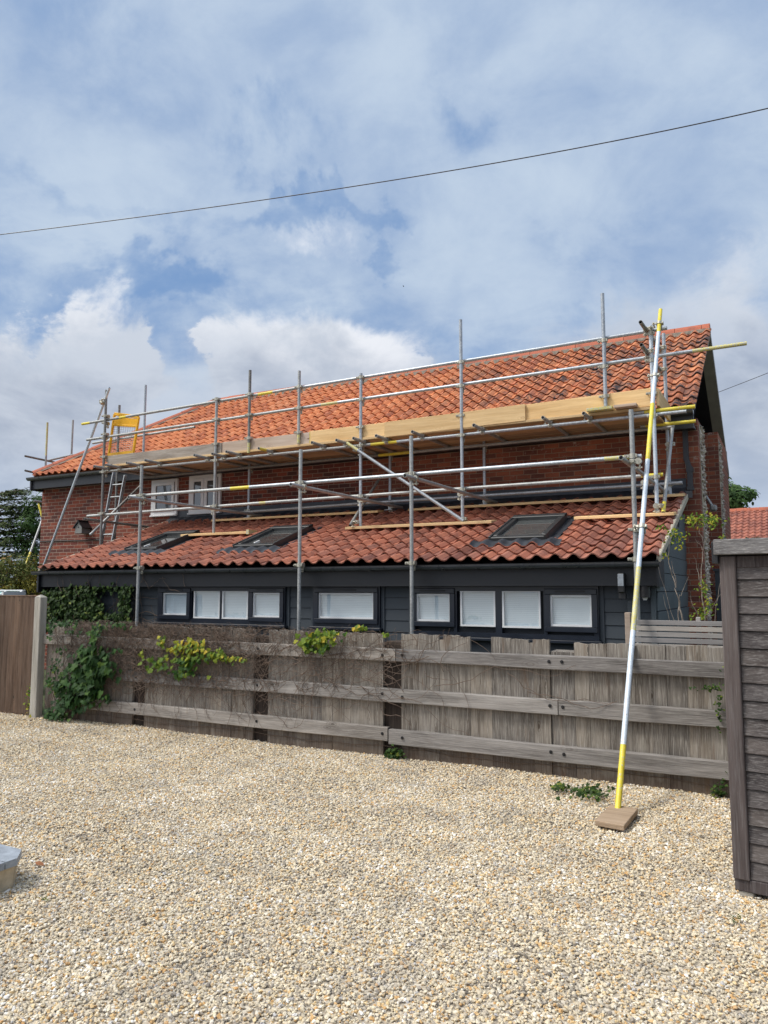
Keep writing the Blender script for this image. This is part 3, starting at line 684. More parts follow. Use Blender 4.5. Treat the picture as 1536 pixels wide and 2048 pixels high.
# eaves
b = MB(); b.box(-14.80, XR - .02, 11.06, 11.12, 3.96, 4.17, 0); b.box(-14.80, XR - .02, 11.12, HW - .002, 3.98, 4.0, 1); b.box(-14.84, -14.80, 11.02, HW + .2, 3.93, 4.19, 0)
b.build('fascia', [M_FASC2, M_FASCIA], house)
def gutter(x0, x1, y, z, r, parent, name='gutter', brackets=1.0):
    m_ = MB(); prof = []
    for i in range(11):
        a = math.pi * i / 10; prof.append((y - r * math.cos(a), z - r * math.sin(a)))
    pr_ = [(y - r - .006, z + .004)] + prof + [(y + r + .006, z + .004)] + [(y + (r - .004) * math.cos(math.pi * i / 10), z - (r - .004) * math.sin(math.pi * i / 10)) for i in range(11)]
    n1 = len(pr_); m_.add([(xx, a, c_) for xx in (x0, x1) for a, c_ in pr_], [(i, (i + 1) % n1, n1 + (i + 1) % n1, n1 + i) for i in range(n1)], 0, .5)
    for xx in (x0, x1): m_.add([(xx, a, c_) for a, c_ in prof], [tuple(range(len(prof)))], 0, .5)
    xx = x0 + .4
    while xx < x1:
        rr = r + .006
        q = [(y - rr * math.cos(math.pi * i / 8), z - rr * math.sin(math.pi * i / 8)) for i in range(9)]
        m_.add([(xx + o_, a, c_) for o_ in (-.02, .02) for a, c_ in q], [(i, i + 1, 10 + i, 9 + i) for i in range(8)], 0, .3); xx += brackets
    return m_.build(name, M_GUTTER, parent, smooth=True)
gutter(-14.86, XR - .01, 10.99, 4.20, .062, house)
b = MB()
xp, yp = -1.215, 11.27
b.box(xp - .034, xp + .034, yp - .034, yp + .034, 3.55, 4.14, 0); b.obox((xp + .02, yp, 3.50), (.034, 0, 0), (0, .035, 0), (-.02, 0, .08), 0)
b.box(xp + .005, xp + .075, yp - .034, yp + .034, 3.13, 3.46, 0); b.box(xp - .005, xp + .085, yp - .042, yp + .042, 3.38, 3.44, 0); b.box(xp - .005, xp + .085, yp - .042, yp + .042, 3.12, 3.17, 0)
b.obox((xp + .02, yp - .05, 3.07), (.045, 0, 0), (-.01, .07, .02), (0, .02, .05), 0); b.build('downpipe', M_FASC2, house)
b = MB(); b.tube(P(80, 1083, Y=11.335), P(205, 1079, Y=11.335), .011, 6, hollow=False); b.build('wall_cable', M_BLACK, house)
# white casement windows
def casement(x0, x1, z0, z1, n_sash, parent):
    Y0 = HW - .05; f = MB(); t = .06
    f.box(x0, x1, Y0, HW - .004, z1 - t, z1); f.box(x0, x1, Y0, HW - .004, z0, z0 + t); f.box(x0, x0 + t, Y0, HW - .004, z0 + t, z1 - t); f.box(x1 - t, x1, Y0, HW - .004, z0 + t, z1 - t)
    f.box(x0 - .01, x1 + .01, Y0 - .03, HW - .004, z0 - .035, z0 - .002, bev=.008)
    w_ = (x1 - x0 - 2 * t) / n_sash; wf = f.build('window', M_WHITE, parent)
    if n_sash > 1:
        mm = MB(); mm.box(x0 + t + w_ - .025, x0 + t + w_ + .025, Y0 - .004, HW - .006, z0 + t, z1 - t); mm.build('mullion', M_WHITE, wf)
    for i in range(n_sash):
        a = x0 + t + i * w_ + .012; c_ = x0 + t + (i + 1) * w_ - .012; q = .062; s2 = MB()
        s2.box(a, c_, Y0 - .018, Y0 + .002, z1 - t - q, z1 - t - .004, bev=.006); s2.box(a, c_, Y0 - .018, Y0 + .002, z0 + t + .004, z0 + t + q, bev=.006)
        s2.box(a, a + q, Y0 - .0175, Y0 + .002, z0 + t + q, z1 - t - q); s2.box(c_ - q, c_, Y0 - .0175, Y0 + .002, z0 + t + q, z1 - t - q)
        s2.build('sash', M_WHITE, wf)
        p_ = MB(); p_.box(a + q - .002, c_ - q + .002, Y0 + .004, Y0 + .010, z0 + t + q - .002, z1 - t - q + .002); p_.build('pane', M_GLASSD, wf)
casement(-11.44, -10.74, 3.24, 3.955, 1, house)
casement(-10.43, -9.63, 3.24, 3.975, 2, house)

# ------------------------------------------------------------------ the low extension
LY, LZ, WYL, SLP = 8.40, 2.065, 8.62, .345
LX0, LX1 = -11.0, -1.235
def lz(y): return LZ + (y - LY) * SLP
ext = empty('house_extension', (-6, 9, 0), 'low dark clad lean-to extension with brownish red pantiles and dark framed windows', 'extension')
cl = MB()
def clad(x0, x1, z0, z1, Yf, mb):
    n_ = int(round((z1 - z0) / .145)); 
    for i in range(n_):
        za = z1 - (i + 1) * .145; zb = z1 - i * .145; r_ = random.random()
        mb.obox(((x0 + x1) / 2, Yf + .004, (za + zb) / 2), ((x1 - x0) / 2, 0, 0), (0, .008, 0), (0, .005, .0690), 0, r_)
cl.box(LX0 + .05, LX1 - .06, WYL + .016, WYL + .20, 0, 1.79, 1)
wins = [(-8.47, -6.12, 1.26, 1.775), (-5.665, -4.645, 1.26, 1.785), (-4.20, -1.89, 1.18, 1.78)]
edges = [LX0 + .05] + [q for w_ in wins for q in (w_[0] - .05, w_[1] + .05)] + [LX1 - .10]
for i in range(0, len(edges), 2): clad(edges[i], edges[i + 1], .2, 1.785, WYL, cl)
for (x0, x1, z0, z1) in wins:
    clad(x0 - .05, x1 + .05, .2, z0 - .045, WYL, cl)
cl.build('front_wall', [M_CLAD, M_FASCIA], ext)
for (x0, x1, z0, z1) in wins:
    for xx in (x0 - .05, x1 + .002): tr = MB(); tr.box(xx, xx + .048, WYL - .022, WYL + .01, z0 - .04, 1.788); tr.build('corner_trim', M_CLAD, ext)
tr = MB(); tr.box(LX1 - .105, LX1 - .055, WYL - .03, WYL + .01, .1, 1.788); tr.build('corner_trim', M_CLADS, ext)
sd = MB()   # right side wall, boards rising to the roof slope
n_ = 0; z = .25
while z < lz(HW) - .05:
    yb = WYL + .0 if z + .21 < lz(WYL) - .05 else LY + (z + .21 - LZ + .10) / SLP
    if yb < HW - .03:
        sd.obox((LX1 - .045, (yb + HW) / 2, z + .105), (.008, 0, 0), (0, (HW - yb) / 2, 0), (.006, 0, .100), 0)
    z += .21
sd.add([(LX1 - .06, WYL, 0), (LX1 - .06, HW, 0), (LX1 - .06, HW, lz(HW) - .08), (LX1 - .06, WYL, lz(WYL) - .08)], [(0, 1, 2, 3)], 1)
sd.build('side_wall', [M_CLADS, M_BLACK], ext, label='lighter grey boarded side wall')
sl2 = MB(); sl2.box(LX0 + .05, LX0 + .2, WYL, HW, 0, 1.9); sl2.build('side_wall', M_FASCIA, ext)
b = MB(); b.box(LX0, LX1, 8.44, 8.462, 1.785, 2.045, 0); b.box(LX0, LX1, 8.462, WYL + .05, 1.788, 1.80, 0); b.box(LX1 - .01, LX1 + .01, 8.40, WYL + .22, 1.775, 2.06, 0); b.box(LX0 - .02, LX0 + .02, 8.40, WYL + .2, 1.70, 2.05, 0)
b.build('fascia', M_FASCIA, ext)
gutter(LX0 - .08, LX1 + .03, 8.375, 2.035, .055, ext)
VX = [(-9.79, -9.04), (-7.47, -6.69), (-3.34, -2.60)]; VY = [(9.13, 10.13), (9.10, 10.14), (9.06, 10.10)]
def skipv(xc, s_):
    yy = LY + s_ / math.hypot(1, SLP)
    return any(a - .06 < xc < c_ + .06 and d - .02 < yy < e + .05 for (a, c_), (d, e) in zip(VX, VY))
rf = MB(); pantiles(rf, LX0, LX1, LY, LZ, HW - .02, lz(HW - .02), 47, 12, skip=skipv, seed=8)
eroof = rf.build('roof', M_TILE_NEW, ext)
u = MB(); u.add([(LX0 + .02, LY + .04, LZ - .03), (LX1 - .02, LY + .04, LZ - .03), (LX1 - .02, HW, lz(HW) - .04), (LX0 + .02, HW, lz(HW) - .04)], [(0, 1, 2, 3)])
u.build('roof_underlay', M_BLACK, eroof)
for xx in (LX1 + .004, LX0 - .02):
    v = MB(); y0_, y1_ = LY + .02, HW - .02
    v.obox((xx + .012, (y0_ + y1_) / 2, (lz(y0_) + lz(y1_)) / 2 + .0), (.022, 0, 0), (0, (y1_ - y0_) / 2, (lz(y1_) - lz(y0_)) / 2), (0, 0, .042), 0, .5, .008)
    v.build('verge', M_VERGE, eroof)
# lead flashing where the roof meets the brick
fm = MB(); n_ = 300; rows = []
for t in range(4):
    row = []
    for i in range(n_ + 1):
        xx = LX0 + .05 + (LX1 - LX0 - .05) * i / n_; uu = ((xx - LX0) / ((LX1 - LX0) / 47)) % 1
        if t == 0: row.append((xx, HW - .005, lz(HW) + .22 + .004 * math.sin(xx * 9)))
        elif t == 1: row.append((xx, HW - .02, lz(HW) + .09))
        elif t == 2: row.append((xx, HW - .14, lz(HW - .14) + .055 + .02 * pan_h(uu) / .052 + random.uniform(-.004, .004)))
        else: row.append((xx, HW - .22 + random.uniform(-.004, .004), lz(HW - .22) + .024 + pan_h(uu) * 1.05))
    rows += row
fm.add(rows, [(t * (n_ + 1) + i, t * (n_ + 1) + i + 1, (t + 1) * (n_ + 1) + i + 1, (t + 1) * (n_ + 1) + i) for t in range(3) for i in range(n_)])
fm.build('flashing', M_LEAD, eroof, smooth=True)
# roof windows
def velux(xr, yr, light):
    (x0, x1), (y0, y1) = xr, yr
    L_ = math.hypot(y1 - y0, lz(y1) - lz(y0)); cy, cz = (y1 - y0) / L_, (lz(y1) - lz(y0)) / L_; nrm = np.array((0, -cz, cy)); sdv = np.array((0, cy, cz))
    c0 = np.array((x0, y0, lz(y0)))
    def bar(u0, u1, s0, s1, h0, h1, mb, mi=0, bev=.006):
        c = c0 + np.array(((u0 + u1) / 2, 0, 0)) + sdv * ((s0 + s1) / 2) + nrm * ((h0 + h1) / 2)
        mb.obox(c, ((u1 - u0) / 2, 0, 0), sdv * (s1 - s0) / 2, nrm * (h1 - h0) / 2, mi, .5, bev)
    W_ = x1 - x0; f = MB()
    bar(0, W_, 0, .10, -.02, .105, f); bar(0, W_, L_ - .13, L_, -.02, .125, f); bar(0, .085, .10, L_ - .13, -.02, .11, f); bar(W_ - .085, W_, .10, L_ - .13, -.02, .11, f)
    bar(.085, W_ - .085, .10, .125, .03, .085, f); bar(.0, .03, .0, L_, .10, .122, f, bev=.003); bar(W_ - .03, W_, .0, L_, .10, .122, f, bev=.003)
    vf = f.build('skylight', M_VELUX, eroof)
    p_ = MB(); bar(.08, W_ - .08, .11, L_ - .12, .06, .07, p_, bev=0); p_.build('pane', M_GLASSV, vf)
    if light:
        k_ = MB(); bar(W_ * .30, W_ * .33, .22, .36, .071, .085, k_); k_.build('handle', M_WHITE, vf)
    # lead apron dressed over the tiles below
    a = MB(); nn_ = 48; rws = []
    for t in range(3):
        for i in range(nn_ + 1):
            xx = x0 - .20 + (W_ + .40) * i / nn_; uu = ((xx - LX0) / ((LX1 - LX0) / 47)) % 1
            s_ = (-.0, -.10, -.17)[t] + (random.uniform(-.012, .012) if t == 2 else 0); h = (.06, .046, .03)[t] + pan_h(uu) * (.6, 1, 1.02)[t]
            rws.append(np.array((xx, y0, lz(y0))) + sdv * s_ + nrm * h)
    a.add(rws, [(t * (nn_ + 1) + i, t * (nn_ + 1) + i + 1, (t + 1) * (nn_ + 1) + i + 1, (t + 1) * (nn_ + 1) + i) for t in range(2) for i in range(nn_)])
    for (u0, u1) in ((-.10, 0), (W_, W_ + .10)): bar(u0, u1, 0, L_ + .05, -.02, .03, a, bev=0)
    bar(-.10, W_ + .1, L_, L_ + .10, -.02, .05, a, bev=0)
    a.build('apron', M_LEAD, vf, smooth=True)
for i in range(3): velux(VX[i], VY[i], i < 2)
# dark framed windows with white blinds
def ribbon(x0, x1, z0, z1, panes, parent):
    yf = WYL - .055; f = MB(); t = .055
    f.box(x0, x1, yf, WYL, z1 - t, z1); f.box(x0, x1, yf, WYL, z0, z0 + t); f.box(x0, x0 + t, yf + .001, WYL, z0 + t, z1 - t); f.box(x1 - t, x1, yf + .001, WYL, z0 + t, z1 - t)
    wf = f.build('window', M_FRAME, parent)
    sl_ = MB(); sl_.box(x0 - .03, x1 + .03, yf - .05, WYL, z0 - .042, z0 - .003, bev=.008); sl_.build('sill', M_FRAME, wf)
    prev = None
    for (a, c_, zb, zt, openable) in panes:
        if prev is not None:
            mu = MB(); mu.box(prev + .004, a - .004, yf + .002, WYL, z0 + t, z1 - t) if not (openable or pv_open) else mu.box((prev + a) / 2 - .02, (prev + a) / 2 + .02, yf + .002, WYL, z0 + t, z1 - t)
            mu.build('mullion', M_FRAME, wf)
        prev = c_; pv_open = openable
        q = .022
        if openable:
            o = .085; s2 = MB(); ya = yf - .022
            X0_, X1_, Z0_, Z1_ = a - .062, c_ + .062, zb - .066, min(zt + .068, z1 - .012)
            s2.box(X0_, X1_, ya, yf + .01, zt + .001, Z1_, bev=.008); s2.box(X0_, X1_, ya, yf + .01, Z0_, zb - .001, bev=.008)
            s2.box(X0_, a - .001, ya + .001, yf + .01, zb - .001, zt + .001); s2.box(c_ + .001, X1_, ya + .001, yf + .01, zb - .001, zt + .001)
            vx = (a + c_) / 2; s2.build('sash', M_FRAME, wf)
            vt = MB(); vt.box(vx - .17 * min(1, (c_ - a) / .45), vx + .17 * min(1, (c_ - a) / .45), ya - .012, ya, zt + .030, zt + .046, bev=.004); vt.build('vent', M_BLACK, wf)
        yb = yf + .004
        s3 = MB()
        s3.box(a, c_, yb, yb + .03, zt - q, zt); s3.box(a, c_, yb, yb + .03, zb, zb + q); s3.box(a, a + q, yb + .001, yb + .03, zb + q, zt - q); s3.box(c_ - q, c_, yb + .001, yb + .03, zb + q, zt - q)
        s3.build('inner_frame', M_WHITE, wf)
        p_ = MB(); p_.add([(a + q, yb + .012, zb + q), (c_ - q, yb + .012, zb + q), (c_ - q, yb + .012, zt - q), (a + q, yb + .012, zt - q)], [(0, 1, 2, 3)]); p_.build('pane', M_GLASS, wf)
        bl = MB(); bl.box(a + q, c_ - q, yb + .034, yb + .038, zb + q - .01, zt - q + .01); bl.build('blind', M_BLIND, wf)
ribbon(*wins[0], [(-8.36, -7.88, 1.367, 1.695, True), (-7.76, -7.27, 1.325, 1.735, False), (-7.225, -6.76, 1.325, 1.735, False), (-6.67, -6.20, 1.362, 1.70, True)], ext)
ribbon(*wins[1], [(-5.575, -4.73, 1.365, 1.70, True)], ext)
ribbon(*wins[2], [(-4.125, -3.67, 1.356, 1.693, True), (-3.54, -3.095, 1.305, 1.735, False), (-3.01, -2.55, 1.30, 1.735, False), (-2.435, -1.965, 1.33, 1.685, True)], ext)
lt = MB(); lt.box(-1.635, -1.565, 8.34, 8.44, 1.71, 1.92, 0, bev=.01); lt.box(-1.63, -1.57, 8.33, 8.345, 1.78, 1.91, 1, bev=.003); lt.obox((-1.6, 8.42, 1.68), (.035, 0, 0), (0, .03, 0), (0, 0, .03), 0)
lt = lt.build('security_light', [M_BLACK, M_SLATE], ext)
dm = MB(); dm.tube((-1.385, 8.50, 1.78), (-1.385, 8.50, 1.66), .055, 14, hollow=False); dm.tube((-1.385, 8.50, 1.66), (-1.385, 8.50, 1.63), .03, 12, hollow=False, mi=1, r1=.018); dm.box(-1.44, -1.33, 8.50, WYL, 1.68, 1.74); dm.build('dome_camera', [M_BLACK, M_WHITE], ext, smooth=True)
dpp = MB(); dpp.box(-1.575, -1.505, WYL - .09, WYL - .02, .1, 1.62, bev=.01); dpp.build('downpipe', M_CLAD, ext)

# ------------------------------------------------------------------ bird box
bb = empty('bird_box', P(168, 1068, Y=11.27), 'small grey bird box with black pitched roof on the left brick wall', 'bird box')
c = P(167, 1057, Y=11.25); q = MB()
q.box(c[0] - .10, c[0] + .10, 11.12, 11.345, c[2] - .11, c[2] + .03); q.add([(c[0] - .10, 11.12, c[2] + .03), (c[0] + .10, 11.12, c[2] + .03), (c[0], 11.12, c[2] + .13)], [(0, 1, 2)])
q.build('box', M_BIRDBOX, bb)
q = MB()
for s in (-1, 1): q.obox((c[0] + s * .065, 11.225, c[2] + .085), (.085, 0, -.085 * s), (0, .135, 0), (.006 * s, 0, .006), 0)
q.build('roof', M_BLACK, bb)
q = MB(); q.tube((c[0], 11.116, c[2] + .02), (c[0], 11.122, c[2] + .02), .018, 10, hollow=False); q.build('entrance_hole', M_BLACK, bb)

# ------------------------------------------------------------------ scaffolding
scaf = empty('scaffolding', (-5.7, 8.22, 0), 'long tube scaffold with guard rails and toe boards standing before the brick house', 'scaffolding')
TM = [M_GALV, M_MID, M_DARK, M_BLUE, M_YEL, M_YEL2]
G_, MI_, DK_, BL_, YE_, YW_ = range(6)
def tb(name, p0, p1, mi, bands=None, parent=None):
    m_ = MB(); m_.tube(p0, p1, .02415, 14, bands, mi); return m_.build(name, TM, parent or scaf, smooth=True)
# one coupler, copied: collars round both tubes, bolts and flaps
cm = MB()
def collar(mb, ax, c, r=.031, w_=.022):
    c = np.array(c, float); d = np.array(ax, float); mb.tube(c - d * w_, c + d * w_, r, 12, hollow=False)
collar(cm, (0, 0, 1), (0, 0, 0)); collar(cm, (1, 0, 0), (0, .052, 0))
cm.box(-.02, .02, .02, .034, -.022, .022, bev=.003)
cm.box(-.075, -.028, -.016, -.004, -.014, .014, bev=.003); cm.tube((-.06, -.03, 0), (-.06, .035, 0), .0075, 8, hollow=False); cm.box(-.072, -.048, .03, .042, -.012, .012)
cm.box(-.014, .014, .056, .068, -.080, -.030, bev=.003); cm.tube((0, .02, -.062), (0, .085, -.062), .0075, 8, hollow=False); cm.box(-.012, .012, .018, .03, -.075, -.05)
cm.box(.026, .044, -.02, .02, -.016, .016, bev=.003)
coup0 = cm.build('coupler', [M_COUP], scaf, smooth=True); coup_used = [False]
SL = WLOC['scaffolding']
def coupler(p, zdir=(0, 0, 1), xdir=(1, 0, 0), mat_=None):
    z_ = Vector(zdir).normalized(); x_ = Vector(xdir); x_ = (x_ - z_ * x_.dot(z_)).normalized(); y_ = z_.cross(x_)
    o = coup0
    if coup_used[0]: o = coup0.copy(); COL.objects.link(o); o.parent = scaf
    coup_used[0] = True
    o.matrix_basis = Matrix.Translation(Vector(np.array(p) - SL)) @ Matrix((x_, y_, z_)).transposed().to_4x4() @ Matrix.Translation((SL[0], SL[1], SL[2]))
    return o
# re-centre the coupler mesh on its own origin
for v_ in coup0.data.vertices: v_.co = v_.co + Vector(SL)
def coupler(p, zdir=(0, 0, 1), xdir=(1, 0, 0)):
    z_ = Vector(zdir).normalized(); x_ = Vector(xdir); x_ = (x_ - z_ * x_.dot(z_)).normalized(); y_ = z_.cross(x_)
    o = coup0
    if coup_used[0]: o = coup0.copy(); COL.objects.link(o); o.parent = scaf
    coup_used[0] = True
    o.matrix_basis = Matrix.Translation(Vector(np.array(p) - SL)) @ Matrix((x_, y_, z_)).transposed().to_4x4() @ Matrix.Diagonal((1.12, 1.12, 1.12, 1))
    return o
YF, YM, YI = 8.22, 9.9, 10.9
XS = [-8.53, -5.66, -4.02, -1.41]
# outer standards, from the ground behind the fence
FX = [(-8.53, 3.60), (-5.65, 3.59), (-4.02, 3.615), (-1.415, 3.65)]
for i, (x, zt) in enumerate(FX):
    tb('standard', (x, YF, 0), (x, YF, zt), MI_)
    coupler((x, YF, 3.15), (0, 0, 1), (1, 0, 0)); coupler((x, YF, 3.09), (0, 0, 1), (0, -1, 0)); coupler((x, YF, 2.06), (0, 0, 1), (1, 0, 0))
# middle standards, from boards on the lean-to roof up past the guard rails
sbz = lambda y: lz(y) + .105
MX = [(-11.26, 0.0, 5.50, DK_), (-8.56, sbz(YM), 5.02, MI_), (-5.70, sbz(YM), 5.06, G_), (-4.04, sbz(YM), 5.63, G_), (-1.43, sbz(YM), 5.10, BL_)]
for i, (x, z0, z1, mi) in enumerate(MX):
    tb('standard', (x, YM, z0), (x, YM, z1), mi, [(.0, .0001, mi)] if True else None)
    for z in (3.15, 3.93, 4.65, 5.0): coupler((x, YM, z), (0, 0, 1), (1, 0, 0))
    coupler((x, YM, 4.22), (0, 0, 1), (1, 0, 0))
# short guard rail posts
for (x, z0, z1, mi, yb) in ((-7.85, 4.0, 5.41, DK_, .12), (-6.85, 4.07, 5.26, MI_, .12), (-2.02, 4.12, 5.64, G_, 0)):
    tb('guard_post', (x, YM, z0), (x, YM, z1), mi, [(0, yb, YW_)] if yb else None)
    for z in (4.65, 5.0): coupler((x, YM, z), (0, 0, 1), (1, 0, 0))
    coupler((x, YM, 4.25), (0, 0, 1), (1, 0, 0))
# inner standards by the wall
for (x, z0, z1, mi) in ((-12.0, 0.0, 5.51, DK_), (-11.28, 4.05, 5.84, G_), (-8.62, sbz(YI), 4.02, G_), (-5.72, sbz(YI), 4.02, G_), (-4.08, sbz(YI), 4.05, G_), (-1.405, sbz(YI), 5.30, G_)):
    tb('standard', (x, YI, z0), (x, YI, z1), mi)
    if z0 < 4 and z0 > 0:
        coupler((x, YI, 3.17), (0, 0, 1), (1, 0, 0)); coupler((x, YI, 3.95), (0, 0, 1), (1, 0, 0))
        b_ = MB(); b_.box(x - .07, x + .07, YI - .07, YI + .07, z0 - .004, z0 + .004); b_.tube((x, YI, z0), (x, YI, z0 + .09), .03, 10); b_.build('base_plate', M_GALV, scaf)
yo = .052
tb('guard_rail', (-11.95, YM + yo, 4.925), (-6.9, YM + yo, 5.0), MI_, [(0, .045, YE_), (.20, .235, YE_), (.84, .90, YE_)])
tb('guard_rail', (-6.9, YM + yo, 5.0), (-1.238, YM + yo, 5.055), G_)
tb('guard_rail', (-11.8, YM + yo, 4.60), (-6.45, YM + yo, 4.665), MI_)
tb('guard_rail', (-6.45, YM + yo, 4.665), (-.336, YM + yo, 4.715), G_, [(0, .05, YW_), (.90, 1, YW_)])
tb('guard_rail', (-12.8, YI + yo, 4.80), (-10.0, YI + yo, 4.86), MI_)
# end guard rails running to the wall
for (za, zb) in ((5.04, 5.10), (4.75, 4.79)):
    tb('guard_rail', (-1.49, 9.52, za), (-1.47, 11.1, zb), DK_); coupler((-1.43, YM, za + .02), (0, 0, 1), (0, 1, 0)); coupler((-1.405, YI, zb), (0, 0, 1), (0, 1, 0))
# platform ledgers
zl = 3.945
tb('ledger', (-11.35, YM + yo, zl), (-5.55, YM + yo, zl), MI_)
tb('ledger', (-5.55, YM + yo, zl), (-1.05, YM + yo, zl + .01), G_, [(0, .10, YE_)])
tb('ledger', (-11.2, YI - yo, zl), (-5.9, YI - yo, zl), DK_)
tb('ledger', (-5.9, YI - yo, zl), (-1.30, YI - yo, zl + .01), MI_, [(0, .14, YE_)])
tb('ledger', (-1.75, YM + yo, zl + .055), (-.943, YM + yo, zl + .06), MI_, [(.25, 1, YE_)])
tb('ledger', (-1.75, YI - yo, zl + .06), (-1.03, YI - yo, zl + .06), MI_, [(.1, 1, YE_)])
# low ledgers
tb('ledger', (-8.81, YF + yo, 3.15), (-6.86, YF + yo, 3.15), MI_)
tb('ledger', (-6.86, YF + yo, 3.15), (-1.33, YF + yo, 3.15), G_, [(0, .06, YE_), (.93, .985, YW_)])
tb('ledger', (-11.7, YM + yo, 3.125), (-7.2, YM + yo, 3.16), MI_, [(.9, .93, YW_)])
tb('ledger', (-7.2, YM + yo, 3.16), (-1.35, YM + yo, 3.18), MI_, [(.955, 1, YE_)])
tb('ledger', (-8.83, YI - yo, 3.135), (-6.0, YI - yo, 3.165), MI_)
tb('ledger', (-6.0, YI - yo, 3.165), (-1.23, YI - yo, 3.18), G_)
# low transoms, from the outer row to the wall
for (x, ya, yb, mi) in ((-8.475, 7.93, 11.1, MI_), (-5.60, 7.93, 11.1, MI_), (-3.965, 7.93, 11.1, MI_), (-1.47, 7.88, 11.15, MI_)):
    tb('transom', (x, ya, 3.085), (x, yb, 3.085), mi)
    coupler((x - .052, YM, 3.085), (0, 0, 1), (0, 1, 0)); coupler((x - .052, YI, 3.085), (0, 0, 1), (0, 1, 0))
tb('transom', (-11.55, 9.75, 3.05), (-11.2, 11.25, 2.97), DK_)
# platform transoms
for (x, mi) in ((-11.17, MI_), (-10.86, MI_), (-10.36, MI_), (-9.86, MI_), (-8.75, MI_), (-8.39, MI_), (-8.06, MI_), (-7.41, YW_), (-6.39, MI_), (-5.96, MI_), (-5.66, MI_), (-5.27, MI_), (-4.68, MI_), (-3.74, MI_), (-2.77, MI_), (-2.24, MI_)):
    if mi == YW_: tb('transom', (x, 9.60, 3.990), (x, 11.12, 3.99), MI_, [(0, .12, YE_)])
    else: tb('transom', (x, 9.60 + random.uniform(-.03, .03), 3.990), (x, 11.12, 3.99), mi)
    coupler((x, YM + yo, 3.95), (1, 0, 0), (0, 1, 0))
# braces
tb('brace', P(694, 886, Y=9.84), P(927, 1042, Y=9.84), G_, [(0, .10, YW_)])
tb('brace', (-5.80, 9.76, 2.70), (-5.86, 10.85, 3.60), DK_)
tb('brace', P(180, 1070, Y=9.82), P(284, 969, Y=10.9), MI_, [(.5, 1, DK_)])
tb('brace', (-1.35, 9.83, 2.69), (-1.33, 10.83, 3.93), MI_, [(0, .11, YE_)])
coupler(P(927, 1038, Y=9.88), (0, 0, 1), (.8, 0, -.5)); coupler((-1.38, 9.88, 2.78), (0, 0, 1), (0, .6, .7)); coupler((-5.75, 9.88, 2.76), (0, 0, 1), (0, .6, .7)); coupler(P(716, 900, Y=9.88), (0, 0, 1), (.8, 0, -.5))
coupler((-1.34, 10.86, 3.72), (0, 0, 1), (0, .6, .7))
# raking tubes
r0 = np.array((-1.27, 6.22, .045)); r1 = np.array((-1.305, 9.93, 5.30))
def tf(py):
    lo, hi = 0.0, 1.0
    for _ in range(40):
        m_ = (lo + hi) / 2; q_ = r0 + (r1 - r0) * m_ - np.array((0, 0, H)); yy = 1024 - F * (q_ @ UP) / (q_ @ FW)
        if yy > py: lo = m_
        else: hi = m_
    return lo
tb('raker', r0, r1, BL_, [(0, tf(1490), YE_), (tf(1262), tf(1135), YW_), (tf(920), tf(808), YE_), (tf(665), 1, YE_)])
coupler(r0 + (r1 - r0) * .442, r1 - r0, (1, 0, 0)); coupler(r0 + (r1 - r0) * .955, r1 - r0, (1, 0, 0)); coupler((-1.40, YF - .01, 2.37), (0, 0, 1), (1, 0, 0)); coupler(r0 + (r1 - r0) * .80, r1 - r0, (1, 0, 0))
lk0 = P(219, 775, Y=9.84); lk1 = P(80, 1152, Y=10.8); lk1 = lk0 + (lk1 - lk0) * 1.02
ext_ = lk1[2] / (lk0[2] - lk1[2]); lkf = lk1 + (lk1 - lk0) * ext_
tb('raker', lkf, lk0, BL_)
coupler(lk0 + (lk1 - lk0) * .07, lk1 - lk0, (1, 0, 0))
# toe boards
def plank(name, x0, x1, y0, y1, z0, z1, m_, parent=None, tilt=(0, 0), bev=.004, yellow=None):
    q = MB(); q.obox(((x0 + x1) / 2, (y0 + y1) / 2, (z0 + z1) / 2), ((x1 - x0) / 2, 0, tilt[0]), (0, (y1 - y0) / 2, tilt[1]), (0, 0, (z1 - z0) / 2), 0, None, bev)
    if yellow is not None:
        for xx in yellow: q.box(xx - .004, xx + .004, y0 - .002, y1 + .002, z0 - .002, z1 + .002, 1)
    return q.build(name, [m_, M_YEL], parent)
ty0, ty1 = 9.935, 9.97
plank('toe_board', -11.2, -8.46, YM + .03, YM + .066, 4.005, 4.235, M_OLD, scaf)
plank('toe_board', -8.44, -6.66, YM + .03, YM + .066, 4.015, 4.24, M_PALE, scaf)
plank('toe_board', -6.66, -4.9, YM + .032, YM + .068, 4.03, 4.255, M_NEW, scaf, yellow=[-6.655])
plank('toe_board', -5.29, -3.1, YM - .008, YM + .028, 4.03, 4.262, M_NEW, scaf, tilt=(.012, 0))
plank('toe_board', -3.3, -1.42, YM + .030, YM + .066, 4.05, 4.285, M_NEW, scaf, tilt=(.015, 0), yellow=[-1.42])
q = MB(); q.box(-1.40, -1.362, 9.93, 10.98, 4.06, 4.285, 0, bev=.004); q.build('toe_board', M_NEWV, scaf)
